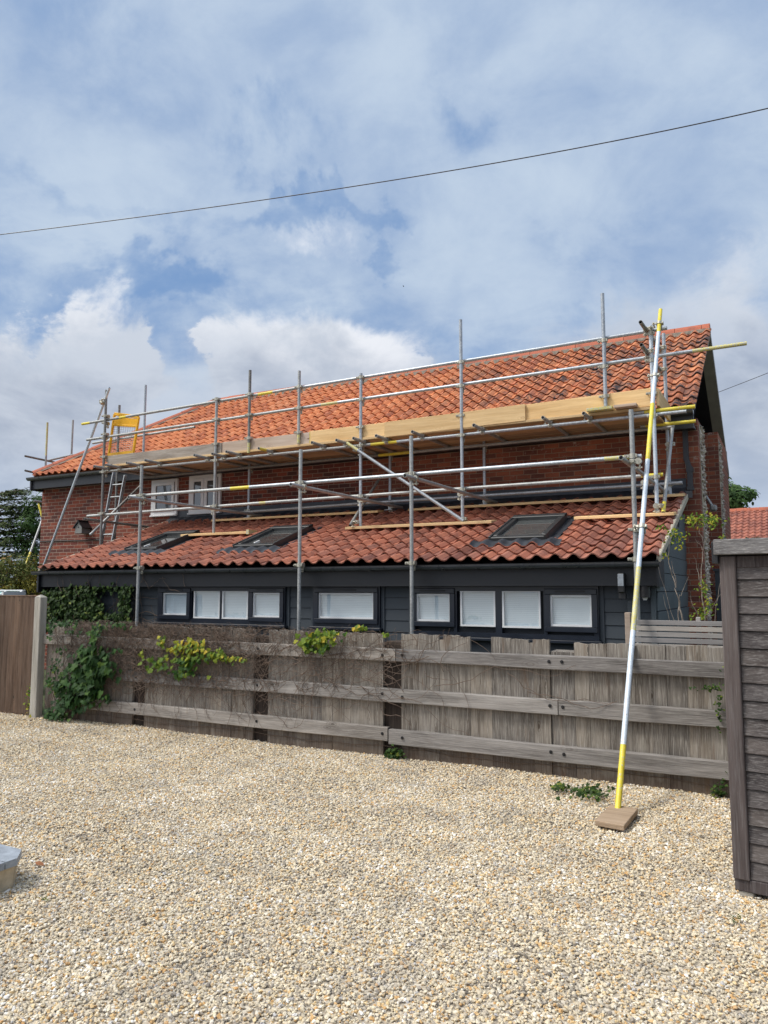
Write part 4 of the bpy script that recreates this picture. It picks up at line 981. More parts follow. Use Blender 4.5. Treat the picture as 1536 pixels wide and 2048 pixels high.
# yellow ladder access gate
gate = [P(229.2, 828, Y=10.1), P(277.5, 834, Y=10.1), P(217, 914, Y=10.1), P(266, 908, Y=10.1)]
TLg, TRg, BLg, BRg = gate; gm = MB()
def lerp(a, c_, t): return a + (c_ - a) * t
def flatbar(mb, a, c_, w_, d=.02, mi=0):
    a = np.array(a); c_ = np.array(c_); m_ = (a + c_) / 2; dr = (c_ - a) / 2; n_ = np.array((0, 1.0, 0)); sdr = np.cross(dr, n_); sdr /= np.linalg.norm(sdr)
    mb.obox(m_, dr, n_ * d, sdr * w_, mi, .5, .006)
flatbar(gm, TLg, BLg, .022); flatbar(gm, TRg, BRg, .022)
flatbar(gm, lerp(TLg, BLg, .0), lerp(TRg, BRg, .0), .03, .021); flatbar(gm, lerp(TLg, BLg, .155), lerp(TRg, BRg, .155), .075, .012); flatbar(gm, lerp(TLg, BLg, .255), lerp(TRg, BRg, .255), .02, .021); flatbar(gm, lerp(TLg, BLg, .97), lerp(TRg, BRg, .97), .045, .018)
gobj = gm.build('access_gate', M_GATE, scaf)
gw = MB()
for i in range(1, 11): gw.tube(lerp(lerp(TLg, TRg, i / 11), lerp(BLg, BRg, i / 11), .25), lerp(lerp(TLg, TRg, i / 11), lerp(BLg, BRg, i / 11), .95), .0028, 5, hollow=False)
for j in range(1, 13): gw.tube(lerp(TLg, BLg, .25 + .7 * j / 13), lerp(TRg, BRg, .25 + .7 * j / 13), .0028, 5, hollow=False)
gw.build('wire_mesh', M_MID, gobj)
coupler(P(212, 846, Y=9.95), (0, 0, 1), (1, .3, 0)); coupler(P(207, 876, Y=9.95), (0, 0, 1), (1, .3, 0))
# deck boards of the platform: five wide, three long
runs = [(-11.25, -7.52, M_DECK), (-7.50, -3.76, M_DECK), (-3.74, -1.44, M_DECK)]
runn = ['left', 'middle', 'right']
rows_ = ['outermost', 'second', 'third', 'fourth', 'innermost']
for ri, (xa, xb, mm) in enumerate(runs):
    for k_ in range(5):
        y0 = 9.90 + .03 - .02 + k_ * .232
        if k_ == 0: y0 = 9.90
        o = plank('scaffold_board', xa + random.uniform(-.02, .02) if ri else xa, xb + random.uniform(-.02, .02), y0, y0 + .225, 4.016, 4.054 + random.uniform(-.001, .002), M_NEW if k_ == 0 else mm)
        tag(o, 'timber deck board seen from below, %s from the house-facing front in the %s third of the platform' % (rows_[k_], runn[ri]) if 0 else 'timber deck board, %s row of five, in the %s run of the scaffold platform' % (rows_[k_], runn[ri]), 'board', 'scaffold platform deck boards')
for (xa, xb, z_, lb, yl) in ((-2.25, -1.92, 4.058, 'short yellow ended board lapped on the platform edge below the short post', True), (-1.90, -1.62, 4.062, 'short pale board end lapped on the platform edge between yellow end and corner', False)):
    o = plank('scaffold_board', xa, xb, 9.80, 9.925, z_, z_ + .038, M_YEL2 if yl else M_PALE); tag(o, lb, 'board', 'lapped boards on the platform edge')
# sole boards on the lean-to roof
def sole(x0, x1, y, w_, lb, m_=M_NEW, yellow=False, up=.0, grp='sole boards on the extension roof'):
    z = lz(y) + .072 + up; q = MB()
    q.obox(((x0 + x1) / 2, y, z + .017), ((x1 - x0) / 2, 0, 0), (0, w_ / 2, w_ / 2 * SLP * .35), (0, 0, .019), 0, None, .004)
    if yellow: q.box(x1 - .05, x1 + .003, y - w_ / 2 - .002, y + w_ / 2 + .002, z - .022, z + .052, 1)
    tag(q.build('sole_board', [m_, M_YEL2]), lb, 'board', grp)
sole(-9.22, -7.75, YM + .02, .22, 'pale sole board with yellow end between the two left skylights', yellow=True)
sole(-5.92, -3.58, YM + .02, .22, 'long pale sole board under two bright tubes left of the right skylight')
sole(-2.45, -1.22, YM + .02, .22, 'pale sole board at the right edge of the extension roof')
sole(-9.42, -5.90, YI + .02, .22, 'left long board lying along the foot of the brick wall', M_NEW)
sole(-5.50, -4.85, YI + .02, .20, 'short board piece between the two long wall boards', M_NEW) if 0 else None
sole(-5.35, -1.22, YI + .02, .22, 'right long board lying along the foot of the brick wall', M_NEW)
o = MB(); cc = np.array((-1.27, 6.18, 0)); a_ = R(-32)
ux = np.array((math.cos(a_), math.sin(a_), 0)); uy = np.array((-math.sin(a_), math.cos(a_), 0))
def _q(px, py): return P(px, py, Z=.06)
c4_ = [_q(1192, 1641), _q(1246, 1650), _q(1278, 1618), _q(1219, 1607)]
cc = sum(c4_) / 4; ex = (c4_[1] - c4_[0] + c4_[2] - c4_[3]) / 4; ey = (c4_[3] - c4_[0] + c4_[2] - c4_[1]) / 4
o.obox(cc - np.array((0, 0, .020)), ex, ey, (0, 0, .020), 0, .6, .004); tag(o.build('sole_pad', M_SOLE), 'square brown timber pad on the gravel under the yellow tube foot', 'timber pad')

# ladder
lad = empty('ladder', (-11.8, 10.45, 0), 'grey aluminium ladder leaning up to the scaffold left end', 'ladder')
la, lb_ = P(228, 945, Y=10.62), P(203, 1084, Y=10.35); lc_, ld_ = P(251, 950, Y=10.62), P(225, 1083, Y=10.35)
def extend(a, b_, z): t = (z - a[2]) / (b_[2] - a[2]); return a + (b_ - a) * t
for (a, b_) in ((la, lb_), (lc_, ld_)):
    q = MB(); e = extend(a, b_, 0.0); d_ = (e - a) / 2; q.obox((a + e) / 2, d_, (.012, 0, 0), np.array((0, .035, .004)), 0, .5, .004); q.build('stile', M_ALU, lad)
for i in range(15):
    z = .3 + i * .25; q = MB(); q.tube(extend(la, lb_, z), extend(lc_, ld_, z), .014, 8, hollow=False); q.build('rung', M_ALU, lad)

# scaffold at the left end of the house
sc2 = empty('scaffolding', (-15.6, 12.3, 0), 'second tube scaffold showing beyond the far left end of the house', 'scaffolding')
for (a, b_, mi, bd) in ((P(92, 935, X=-15.6), P(95, 845, X=-15.6), MI_, [(.6, 1, YW_)]), (P(142, 918, X=-15.6), P(146, 840, X=-15.6), MI_, None)):
    a = np.array((a[0], a[1], 0)); tb('standard', a, b_, mi, [(.86, 1, YW_)] if bd else None, sc2)
tb('guard_rail', P(50, 912, X=-15.65), P(116, 926, X=-15.65), DK_, None, sc2)
tb('guard_rail', P(96, 921, Y=12.1), P(150, 909, Y=12.6), MI_, None, sc2)
tb('ledger', P(50, 941, X=-15.65), P(80, 948, X=-15.65), DK_, None, sc2)
tb('ledger', P(68, 1002, X=-15.3), P(95, 1006, X=-15.3), MI_, None, sc2)
tb('brace', P(77, 1008, Y=12.0), P(86, 1040, Y=12.0), MI_, [(0, .8, YE_)], sc2)
ra = P(92, 1018, Y=12.2); rb = P(32, 1185, Y=10.6); rz_ = rb + (rb - ra) * (rb[2] / (ra[2] - rb[2]))
tb('raker', rz_, ra, MI_, [(.50, .70, YE_)], sc2)

# ------------------------------------------------------------------ timber fence
fen = empty('timber_fence', (-4.5, 7.05, 0), 'weathered grey-brown timber fence with three broad rails along the gravel', 'fence')
PF = 7.09
panels = [(-9.03, -7.39, 1.29), (-7.18, -5.495, 1.295), (-5.285, -3.805, 1.29), (-3.59, -3.165, 1.287), (-3.115, -2.83, 1.285), (-2.61, -2.235, 1.275), (-2.19, -2.03, 1.27), (-1.80, -.12, 1.262)]
for (xa, xb, zt) in panels:
    q = MB(); x = xa
    while x < xb - .01:
        w_ = random.choice((.13, .15, .17, .2)); x2 = min(x + w_, xb)
        if xb - x2 < .07: x2 = xb
        dzt = random.uniform(-.012, .006); dyy = random.uniform(-.004, .004)
        NT_ = 6; xs_ = [x + .0005 + (x2 - x - .001) * i / (NT_ - 1) for i in range(NT_)]; sl_t = random.uniform(-.010, .010)
        tz = [zt + dzt + sl_t * (i / (NT_ - 1) - .5) + random.uniform(-.006, .004) - (random.uniform(.008, .02) if random.random() < .10 else 0) for i in range(NT_)]
        vv = []
        for yy_ in (PF + dyy, PF + .035 + dyy):
            vv += [(a, yy_, -.02) for a in xs_] + [(a, yy_, t_) for a, t_ in zip(xs_, tz)]
        M2 = 2 * NT_; ff = []
        for i in range(NT_ - 1):
            ff += [(i, i + 1, NT_ + i + 1, NT_ + i), (M2 + i + 1, M2 + i, M2 + NT_ + i, M2 + NT_ + i + 1), (NT_ + i, NT_ + i + 1, M2 + NT_ + i + 1, M2 + NT_ + i)]
        ff += [(0, NT_, M2 + NT_, M2), (NT_ - 1, M2 + NT_ - 1, M2 + 2 * NT_ - 1, 2 * NT_ - 1)]
        q.add(vv, ff, 0, random.random()); x = x2
    q.build('plank_panel', M_PLANK, fen)
for (xa, xb, zt) in ((-3.165, -3.115, 1.24), (-2.83, -2.61, 1.12), (-2.235, -2.19, 1.24)):
    q = MB(); q.box(xa, xb, PF + .004, PF + .03, -.02, zt, 0); q.build('plank_panel', M_PLANK, fen)
for (xa, xb, zt, dark) in ((-7.39, -7.18, 1.19, 1), (-5.495, -5.285, 1.21, 1), (-3.805, -3.59, 1.20, 1), (-2.03, -1.80, 1.17, 0)):
    q = MB(); q.box(xa - (.03 if dark else -.002), xb + (.03 if dark else -.002), PF + (.048 if dark else .010), PF + .22, -.02, zt, 0, .2, .006); q.build('post', M_POSTW if dark else M_PLANK, fen)
for (xa, xb, z0, z1, jt) in ((-9.03, -3.63, 1.005, 1.135, 0), (-3.62, -.1, 1.008, 1.135, 0), (-8.0, -5.99, .592, .722, 1), (-5.98, -1.95, .592, .730, 1), (-1.94, -.1, .594, .735, 1), (-8.77, -3.72, .195, .335, 2), (-3.71, -.1, .172, .322, 2)):
    q = MB(); n_ = max(2, int((xb - xa) / .5)); vs_ = []
    for i in range(n_ + 1):
        x = xa + (xb - xa) * i / n_; w1 = random.uniform(-.004, .004); w2 = random.uniform(-.004, .004); w3 = random.uniform(-.004, .004)
        for (yy, z) in ((PF - .062, z0 + .006), (PF - .056, z0), (PF - .006, z0), (PF - .006, z1), (PF - .054, z1), (PF - .062, z1 - .008)): vs_.append((x, yy + w3, z + (w1 if z > (z0 + z1) / 2 else w2)))
    fs_ = [(i * 6 + k_, i * 6 + (k_ + 1) % 6, (i + 1) * 6 + (k_ + 1) % 6, (i + 1) * 6 + k_) for i in range(n_) for k_ in range(6)] + [tuple(range(6)), tuple(n_ * 6 + k_ for k_ in range(6))]
    q.add(vs_, fs_, 0, random.random()); rl = q.build('rail', M_RAIL, fen)
    h = MB()
    for bx in (-7.28, -5.39, -3.78, -3.55, -2.02, -1.90):
        if xa + .03 < bx < xb - .03:
            zc = (z0 + z1) / 2 + random.uniform(-.01, .015); h.tube((bx, PF - .063, zc), (bx, PF - .068, zc), .016, 10, hollow=False); h.tube((bx, PF - .066, zc), (bx, PF - .073, zc), .009, 6, hollow=False)
    if h.v: h.build('bolt', M_BLACK, rl)
wr = MB(); prev = None
for i in range(90):
    x = -8.7 + 8.4 * i / 89; p_ = np.array((x, PF - .012, .125 + .012 * math.sin(x * 3) + .006 * math.sin(x * 11)))
    if prev is not None: wr.tube(prev, p_, .0032, 4, hollow=False)
    prev = p_
    if i % 3 == 0: wr.tube(p_ + np.array((-.01, -.004, -.014)), p_ + np.array((.012, -.004, .016)), .002, 4, hollow=False)
wr.build('wire', M_STEM, fen)

# slatted trellis panel behind the fence at the right
trl = empty('slatted_screen', (-.9, 7.42, 0), 'silver grey slatted screen panel behind the fence beside the shed', 'screen')
for i in range(6):
    z1 = 1.463 - i * .054; q = MB(); q.box(-1.335, .1, 7.40, 7.42, z1 - .043, z1, 0, None, .002); q.build('slat', M_TREL, trl)
for (xa, xb, zt) in ((-1.392, -1.34, 1.53), (-.775, -.735, 1.497), (.06, .1, 1.48)):
    q = MB(); q.box(xa, xb, 7.42 if xa > -1.3 else 7.385, 7.46, 0, zt, 0, None, .004); q.build('post', M_PALE if xa < -1.3 else M_TREL, trl)

# left closeboard panel and its post
lf = empty('closeboard_panel', (-10.4, 7.06, 0), 'brown closeboard fence panel at the left edge of the yard', 'fence panel')
q = MB(); x = -12.6
while x < -9.20:
    q.obox((x + .06, 7.05, .85), (.062, .013, 0), (0, .007, 0), (0, 0, .80), 0); x += .105
q.build('boards', M_CLOSE, lf)
q = MB(); q.box(-12.6, -9.17, 7.03, 7.07, 1.648, 1.664, bev=.004); q.build('capping', M_CLOSE, lf)
q = MB(); q.box(-12.6, -9.17, 7.045, 7.075, -.02, .055); q.build('gravel_board', M_CLOSE, lf)
M_PPOST = wood('pale_weathered_post', (.20, .185, .16), (.50, .475, .42), 2, knots=False, grain=1.0, dark=(.07, .065, .055), wear=.4, wearcol=(.58, .56, .51))
q = MB(); q.box(-9.165, -9.035, 6.96, 7.07, -.02, 1.635, 0, .5, .008)
q.add([(-9.165, 6.96, 1.635), (-9.035, 6.96, 1.635), (-9.035, 7.07, 1.635), (-9.165, 7.07, 1.635), (-9.10, 7.0, 1.672), (-9.10, 7.03, 1.672)], [(0, 1, 4), (1, 2, 5, 4), (2, 3, 5), (3, 0, 4, 5)], 0, .5)
tag(q.build('fence_post', M_PPOST), 'pale weathered square post between the brown panel and the timber fence', 'fence post')

# ------------------------------------------------------------------ shed
shed = empty('garden_shed', (-.3, 4.93, 0), 'dark weathered timber shed with horizontal boards at the right edge', 'shed')
th = R(-7.5); o_ = np.array((-.373, 4.94, 0)); ux = np.array((math.cos(th), math.sin(th), 0)); uy = np.array((-math.sin(th), math.cos(th), 0)); uz = np.array((0, 0, 1.))
def sbox(mb, u0, u1, v0, v1, z0, z1, bev=.004, rnd=None):
    mb.obox(o_ + ux * (u0 + u1) / 2 + uy * (v0 + v1) / 2 + uz * (z0 + z1) / 2, ux * (u1 - u0) / 2, uy * (v1 - v0) / 2, uz * (z1 - z0) / 2, 0, rnd, bev)
q = MB(); sbox(q, 0, .088, 0, .05, .10, 1.945, .005); q.build('corner_post', M_SHEDP, shed)
q = MB(); z = .105; k_ = 0
while z < 1.87:
    q.obox(o_ + ux * (.088 + .9) + uy * .034 + uz * (z + .049), ux * .9, uy * .010, uz * .0485 + uy * .006, 0, None, .003); z += .1
q.build('front_boards', M_SHED, shed)
q = MB(); sbox(q, .088, 1.88, .02, .045, 1.875, 1.945); q.build('head_rail', M_SHEDP, shed)
q = MB(); sbox(q, -.02, 1.9, -.045, -.02, 1.952, 2.043); q.build('fascia', M_SHEDF, shed)
q = MB(); sbox(q, 0.01, 1.88, .045, 1.8, .11, 1.93); sbox(q, -.03, 1.9, -.02, 1.9, 1.95, 2.036); sbox(q, -.035, 0, -.03, 1.9, 1.90, 2.03); q.build('body', M_BLACK, shed)
q = MB(); sbox(q, .005, 1.85, .012, .10, .035, .103); q.build('base_bearer', M_SHEDP, shed)
q = MB(); sbox(q, .02, .10, .02, .12, -.02, .035); q.build('base_foot', M_CONC, shed)

# stone and slate corner at the lower left
st = empty('stone_step', (-4.4, 3.0, 0), 'cream stone block with grey slate cap at the lower left edge', 'step')
def slab(mb, x1, y1, z0, z1, ch, mi=0, x0=-5.4, y0=1.7):
    pl = [(x0, y0), (x1, y0), (x1, y1 - ch), (x1 - ch, y1), (x0, y1)]; n5 = 5
    mb.add([(a, b_, z) for z in (z0, z1) for a, b_ in pl], [tuple(range(4, -1, -1)), tuple(range(5, 10))] + [(i, (i + 1) % 5, 5 + (i + 1) % 5, 5 + i) for i in range(5)], mi, random.random())
q = MB(); slab(q, -4.13, 3.16, -.02, .128, .08); q.build('stone', M_STONE, st)
q = MB(); slab(q, -4.10, 3.19, .13, .172, .11, 0, -5.4, 3.005); q.add([(x_, y_, z_) for z_ in (.13, .171) for (x_, y_) in ((-5.4, 1.7), (-4.10, 1.7), (-4.10, 2.998), (-5.4, 2.998))], [(3, 2, 1, 0), (4, 5, 6, 7), (0, 1, 5, 4), (1, 2, 6, 5), (2, 3, 7, 6)], 0, .3)
q.build('cap', M_SLATE, st)

# ------------------------------------------------------------------ overhead cables
def cable(pts, r, name, lb):
    pts = [np.array(p) for p in pts]; q = MB(); prev = None
    for i in range(49):
        t = i / 48; a = pts[0] * (1 - t) * (1 - 2 * t) + pts[1] * 4 * t * (1 - t) + pts[2] * t * (2 * t - 1)
        if prev is not None: q.tube(prev, a, r, 6, hollow=False)
        prev = a
    tag(q.build(name, M_BLACK, origin=tuple(pts[1])), lb, 'cable')
def ptc(px, py, d):
    r = FW + RT * ((px - 768) / F) + UP * ((1024 - py) / F); return np.array([0, 0, H]) + r * d
cable([ptc(-160, 488, 13.0), ptc(760, 364.5, 10.5), ptc(1680, 182, 8.0)], .0065, 'overhead_cable', 'thin black cable crossing the whole sky above the house')
cable([ptc(1380, 806, 26), ptc(1500, 760, 24), ptc(1620, 712, 22)], .009, 'overhead_cable', 'short faint wire in the sky right of the gable')
# a far bird
bo = ptc(807, 573, 130); q = MB()
q.obox(bo, (.10, 0, 0), (0, .04, 0), (0, 0, .035), 0, .5, .02); q.add([bo, bo + (.05, 0, .02), bo + (.10, .25, .10), bo + (-.05, .22, .10)], [(0, 1, 2, 3)]); q.add([bo, bo + (.05, 0, .02), bo + (.10, -.25, .10), bo + (-.05, -.22, .10)], [(0, 1, 2, 3)])
tag(q.build('bird', M_BLACK), 'tiny dark bird flying high above the scaffold', 'bird')

# ------------------------------------------------------------------ plants
def leaf(mb, c, n_, up, size, kind='ivy', rnd=None):
    """one leaf: c stalk point, n_ facing, up direction of the tip"""
    n_ = np.array(n_, float); n_ /= np.linalg.norm(n_) + 1e-9; t = np.array(up, float); t = t - n_ * (t @ n_); t /= np.linalg.norm(t) + 1e-9; s = np.cross(n_, t)
    if kind == 'ivy': pr_ = [(0, 0), (-.28, -.12), (-.52, .18), (-.30, .42), (-.36, .72), (-.12, .68), (0, 1.05), (.12, .68), (.36, .72), (.30, .42), (.52, .18), (.28, -.12)]
    elif kind == 'oval': pr_ = [(0, 0), (-.24, .3), (-.2, .7), (0, 1), (.2, .7), (.24, .3)]
    else: pr_ = [(-.08, 0), (0, 1), (.08, 0)]
    rnd = random.random() if rnd is None else rnd; fold = random.uniform(.05, .25)
    vs_ = [c + size * (a * s + b_ * t + n_ * (fold * abs(a) - .12 * b_ * b_)) for a, b_ in pr_]
    if kind in ('ivy', 'oval'):
        ctr = len(vs_); vs_.append(c + size * (.42 * t + n_ * .02)); m_ = len(pr_)
        mb.add(vs_, [(ctr, i, (i + 1) % m_) for i in range(m_)], 0, rnd)
    else: mb.add(vs_, [tuple(range(len(pr_)))], 0, rnd)
def stem_path(mb, p, d, n_, step, r, plane_y=None, wander=.5, zmin=.02, xlim=None, zmax=9):
    p = np.array(p, float); d = np.array(d, float)
    for i in range(n_):
        d = d + np.array([random.gauss(0, wander), random.gauss(0, wander * .25) if plane_y is None else 0, random.gauss(0, wander)]); d /= np.linalg.norm(d)
        q = p + d * step * random.uniform(.7, 1.3)
        if plane_y is not None: q[1] = plane_y + random.uniform(-.012, .006)
        if q[2] < zmin or q[2] > zmax or (xlim and not xlim[0] < q[0] < xlim[1]): break
        mb.tube(p, q, r * (1 - .5 * i / n_), 4, hollow=False, r1=r * (1 - .5 * (i + 1) / n_)); p = q
    return p
YR = PF - .075
# ivy on the extension wall
iv = empty('ivy', (-10.2, 8.5, 0), 'dark green ivy covering the left end of the dark extension wall', 'ivy')
lm = MB()
def in_ivyw(px, py):
    if px < 86 or px > 268 or py > 1262: return 0
    if py > 1236: return .5 if px < 262 else 0
    if px < 190:
        top = (1170 if px > 130 else 1178 - (px - 86) * .1) + 5 * math.sin(px * .21) + 3 * math.sin(px * .53); return 1.0 if py > top else 0
    if py < 1184 + 4 * math.sin(px * .4): return .55 if py > 1168 + 3 * math.sin(px * .3) else 0
    if 238 < px < 262 and py < 1225: return .75
    if px < 198 + 10 * math.sin(py * .11): return .6
    if py > 1226 and px < 258: return .75
    return .02
cnt = 0
while cnt < 2500:
    px, py = random.uniform(80, 275), random.uniform(1162, 1264)
    if random.random() > in_ivyw(px, py): continue
    c = P(px, py, Y=8.50 + random.uniform(-.10, .08)); cnt += 1
    leaf(lm, c, (random.gauss(0, .45), -1, random.gauss(.45, .4)), (random.gauss(0, .5), 0, -1), random.uniform(.035, .070), 'ivy', min(1, abs(random.gauss(.35, .28))))
lm.build('leaves', M_IVY, iv)
sm = MB()
for _ in range(36): stem_path(sm, (random.uniform(-10.9, -8.7), 8.55, random.uniform(.3, 1.2)), (0, 0, 1), 14, .08, .006, 8.58, .35, xlim=(-11, -7.0), zmax=1.98)
for _ in range(14): stem_path(sm, (random.uniform(-10.6, -7.6), 8.42, random.uniform(1.6, 1.85)), (random.uniform(-.5, .5), 0, 1), 7, .06, .004, 8.42, .4, zmax=2.0)
sm.build('stems', M_STEM, iv)
# ivy at the left end of the fence
iv2 = empty('ivy', (-8.6, 7.0, 0), 'broad leaved green ivy tumbling over the left end of the timber fence', 'ivy')
lm = MB(); cl_ = [(180, 1308, 30, 16, 70, .10), (200, 1338, 32, 22, 90, .095), (165, 1345, 34, 22, 90, .10), (180, 1378, 30, 22, 80, .10), (125, 1372, 30, 20, 90, .07), (145, 1400, 36, 22, 100, .08), (108, 1335, 14, 30, 40, .04), (112, 1428, 26, 12, 110, .05), (190, 1262, 16, 20, 30, .05), (205, 1250, 14, 8, 16, .05), (185, 1280, 8, 10, 8, .08), (228, 1302, 14, 8, 12, .05), (215, 1395, 10, 6, 12, .045), (120, 1300, 14, 8, 14, .04), (130, 1246, 34, 8, 40, .05), (238, 1248, 18, 6, 22, .045), (100, 1262, 10, 16, 26, .045), (150, 1262, 20, 8, 14, .045)]
for (cx, cy_, rx, ry, n_, sz) in cl_:
    for _ in range(n_):
        px = random.gauss(cx, rx * .5); py = random.gauss(cy_, ry * .5); py = min(py, 1440)
        if px < 92: px = 184 - px
        c = P(px, py, Y=YR - random.uniform(.0, .14))
        leaf(lm, c, (random.gauss(0, .5), -1, random.gauss(.6, .4)), (random.gauss(0, .6), 0, -1), sz * random.uniform(.7, 1.3), 'ivy', min(1, abs(random.gauss(.33, .27))))
lm.build('leaves', M_IVYB, iv2)
sm = MB()
for _ in range(26): stem_path(sm, (random.uniform(-8.9, -8.0), YR, random.uniform(0, .3)), (random.uniform(-.3, .5), 0, 1), 14, .09, .006, YR, .4, xlim=(-8.95, -7))
sm.build('stems', M_STEM, iv2)
# creeper with yellowing leaves
cr = empty('creeper', (-5.8, 7.0, 0), 'bare brown creeper stems with yellowing leaves over the left half of the fence', 'climbing plant')
sm = MB()
for _ in range(900):
    x = random.triangular(-8.9, -3.0, -7.4); z = random.triangular(.35, 1.3, 1.15)
    stem_path(sm, (x, YR, z), (random.uniform(-1, 1), 0, random.uniform(-.5, .7)), random.randint(4, 12), .07, random.uniform(.0018, .0042), YR, .55, xlim=(-8.95, -2.0), zmax=1.33)
for _ in range(1000):   # the matted band along the top
    x = random.triangular(-8.9, -4.2, -7.8); stem_path(sm, (x, PF - .012, random.uniform(1.13, 1.32)), (random.choice((-1, 1)), 0, random.uniform(-.5, .5)), random.randint(3, 8), .05, random.uniform(.0015, .0028), PF - .012, .7, xlim=(-8.95, -3.0), zmax=1.345)
for _ in range(16): stem_path(sm, (random.uniform(-7.5, -1.9), YR, random.uniform(.7, 1.1)), (random.uniform(.4, 1), 0, random.uniform(-.3, .3)), 16, .09, .0034, YR, .30, xlim=(-8.9, -1.4), zmax=1.3)
for _ in range(60): stem_path(sm, (random.uniform(-7.6, -2.8), PF, random.uniform(1.27, 1.3)), (random.uniform(-1, 1), 0, .5), 4, .035, .0018, PF, .5, zmax=1.38)
sm.build('stems', M_STEM, cr)
lm = MB(); YLC = [(312, 1322, 26, 14, 42, .055, .30), (325, 1283, 10, 12, 16, .05, .5), (375, 1298, 36, 18, 80, .058, .62), (372, 1328, 34, 18, 60, .06, .16), (360, 1345, 22, 8, 20, .055, .1), (425, 1310, 36, 11, 60, .052, .45), (470, 1318, 30, 6, 34, .042, .55), (388, 1284, 24, 6, 14, .05, .9), (640, 1280, 36, 16, 95, .055, .38), (655, 1266, 24, 8, 34, .05, .55), (612, 1285, 16, 12, 34, .05, .45), (645, 1296, 16, 6, 14, .07, .05), (722, 1255, 18, 4, 20, .045, .6), (770, 1268, 10, 4, 7, .04, .5), (284, 1303, 6, 5, 5, .055, .5)]
for (cx, cy_, rx, ry, n_, sz, yel) in YLC:
    for _ in range(n_):
        c = P(random.gauss(cx, rx * .5), random.gauss(cy_, ry * .5), Y=YR - random.uniform(0, .09))
        leaf(lm, c, (random.gauss(0, .5), -1, random.gauss(.5, .4)), (random.gauss(0, .6), 0, -1), sz * random.uniform(.7, 1.25), 'ivy', min(1, max(0, random.gauss(yel, .22))))
lm.build('leaves', M_YLEAF, cr)
def tuft(cx, cy_, rx, ry, n_, sz, m_, lb, Yv=None, kind='ivy', name='ground_ivy'):
    lm = MB()
    for _ in range(n_):
        px = random.gauss(cx, rx * .5); py = random.gauss(cy_, ry * .5)
        c = P(px, py, Y=Yv - random.uniform(0, .05)) if Yv else P(px, py, Z=random.uniform(.02, .08))
        leaf(lm, c, (random.gauss(0, .6), -.6, random.gauss(.9, .4)), (random.gauss(0, 1), random.gauss(0, 1), random.gauss(-.2, .5)), sz * random.uniform(.6, 1.3), kind, min(1, abs(random.gauss(.45, .28))))
    tag(lm.build(name, m_), lb, 'plant')
tuft(788, 1508, 18, 16, 130, .035, M_IVY, 'small green plant at the foot of the fence middle', PF - .03)
tuft(1120, 1573, 20, 6, 50, .030, M_IVY, 'small ivy tuft at the fence foot left of the longer ivy clump')
tuft(1172, 1583, 40, 14, 120, .034, M_IVY, 'low ivy clump spilling on the gravel left of the yellow tube')
tuft(1422, 1376, 30, 6, 36, .026, M_IVY, 'dark ivy strand on the top rails beside the shed', YR)
tuft(1440, 1408, 8, 60, 48, .026, M_IVY, 'dark ivy hanging down the fence beside the shed', YR)
tuft(1440, 1583, 16, 22, 70, .026, M_IVY, 'dark ivy at the fence foot beside the shed', PF - .03)
tuft(60, 1400, 7, 30, 70, .04, M_YLEAF, 'thin green creeper on the brown closeboard panel by the post', 7.02)
tuft(1372, 1798, 12, 5, 16, .03, M_GREENB, 'tiny weed in the gravel near the shed', None, 'oval', 'weed') if 0 else None
tuft(1472, 1834, 14, 7, 22, .03, M_GREENB, 'tiny weed in the gravel below the shed corner', None, 'blade', 'weed')
tuft(92, 1796, 10, 5, 16, .03, M_GREENB, 'tiny green weed in the gravel near the stone step', None, 'blade', 'weed')
# dead leaves
for (px, py, lb) in ((70, 1724, 'brown dead leaf on the gravel near the stone step'), (130, 1442, 'brown dead leaf on the gravel by the left fence foot'), (262, 1452, 'brown dead leaf at the fence foot below the left ivy')):
    lm = MB(); c = P(px, py, Z=.03); leaf(lm, c, (.2, -.3, 1), (1, .2, 0), .07, 'oval', .5); tag(lm.build('dead_leaf', simple('dead_leaf_brown', (.25, .10, .04), .8)), lb, 'leaf')
# bare shrub at the right
sh = empty('shrub', (-.9, 8.0, 0), 'sparse shrub with bare pale stems and few yellow leaves before the gable corner', 'shrub')
sm = MB(); lm = MB()
tips = []
def branch(p, q, r, n_=5):
    p = np.array(p); q = np.array(q); pr_ = p
    for i in range(1, n_ + 1):
        t = i / n_; c = p + (q - p) * t + np.array([random.gauss(0, .007), random.gauss(0, .007), random.gauss(0, .006)])
        r_ = r * .62; sm.tube(pr_, c, r_ * (1 - .6 * (i - 1) / n_), 6, hollow=False, r1=r_ * (1 - .6 * i / n_)); pr_ = c
    return pr_
B_ = lambda px, py, y=8.0: P(px, py, Y=y)
for (a, b_, r) in (((1366, 1245), (1352, 1175), .016), ((1358, 1245), (1356, 1190), .012), ((1352, 1175), (1335, 1115), .012), ((1352, 1175), (1345, 1120), .007), ((1335, 1115), (1318, 1060), .006), ((1335, 1115), (1346, 1060), .006), ((1362, 1192), (1378, 1150), .005), ((1410, 1245), (1402, 1170), .012), ((1402, 1170), (1408, 1090), .010), ((1408, 1090), (1395, 1050), .006), ((1408, 1090), (1422, 1050), .006), ((1402, 1170), (1385, 1110), .005), ((1410, 1240), (1440, 1190), .006), ((1400, 1245), (1378, 1190), .005), ((1430, 1245), (1440, 1160), .006), ((1340, 1245), (1326, 1190), .004), ((1350, 1245), (1316, 1130), .004), ((1405, 1100), (1390, 1075), .004)):
    tips.append(branch(B_(*a), B_(*b_), r))
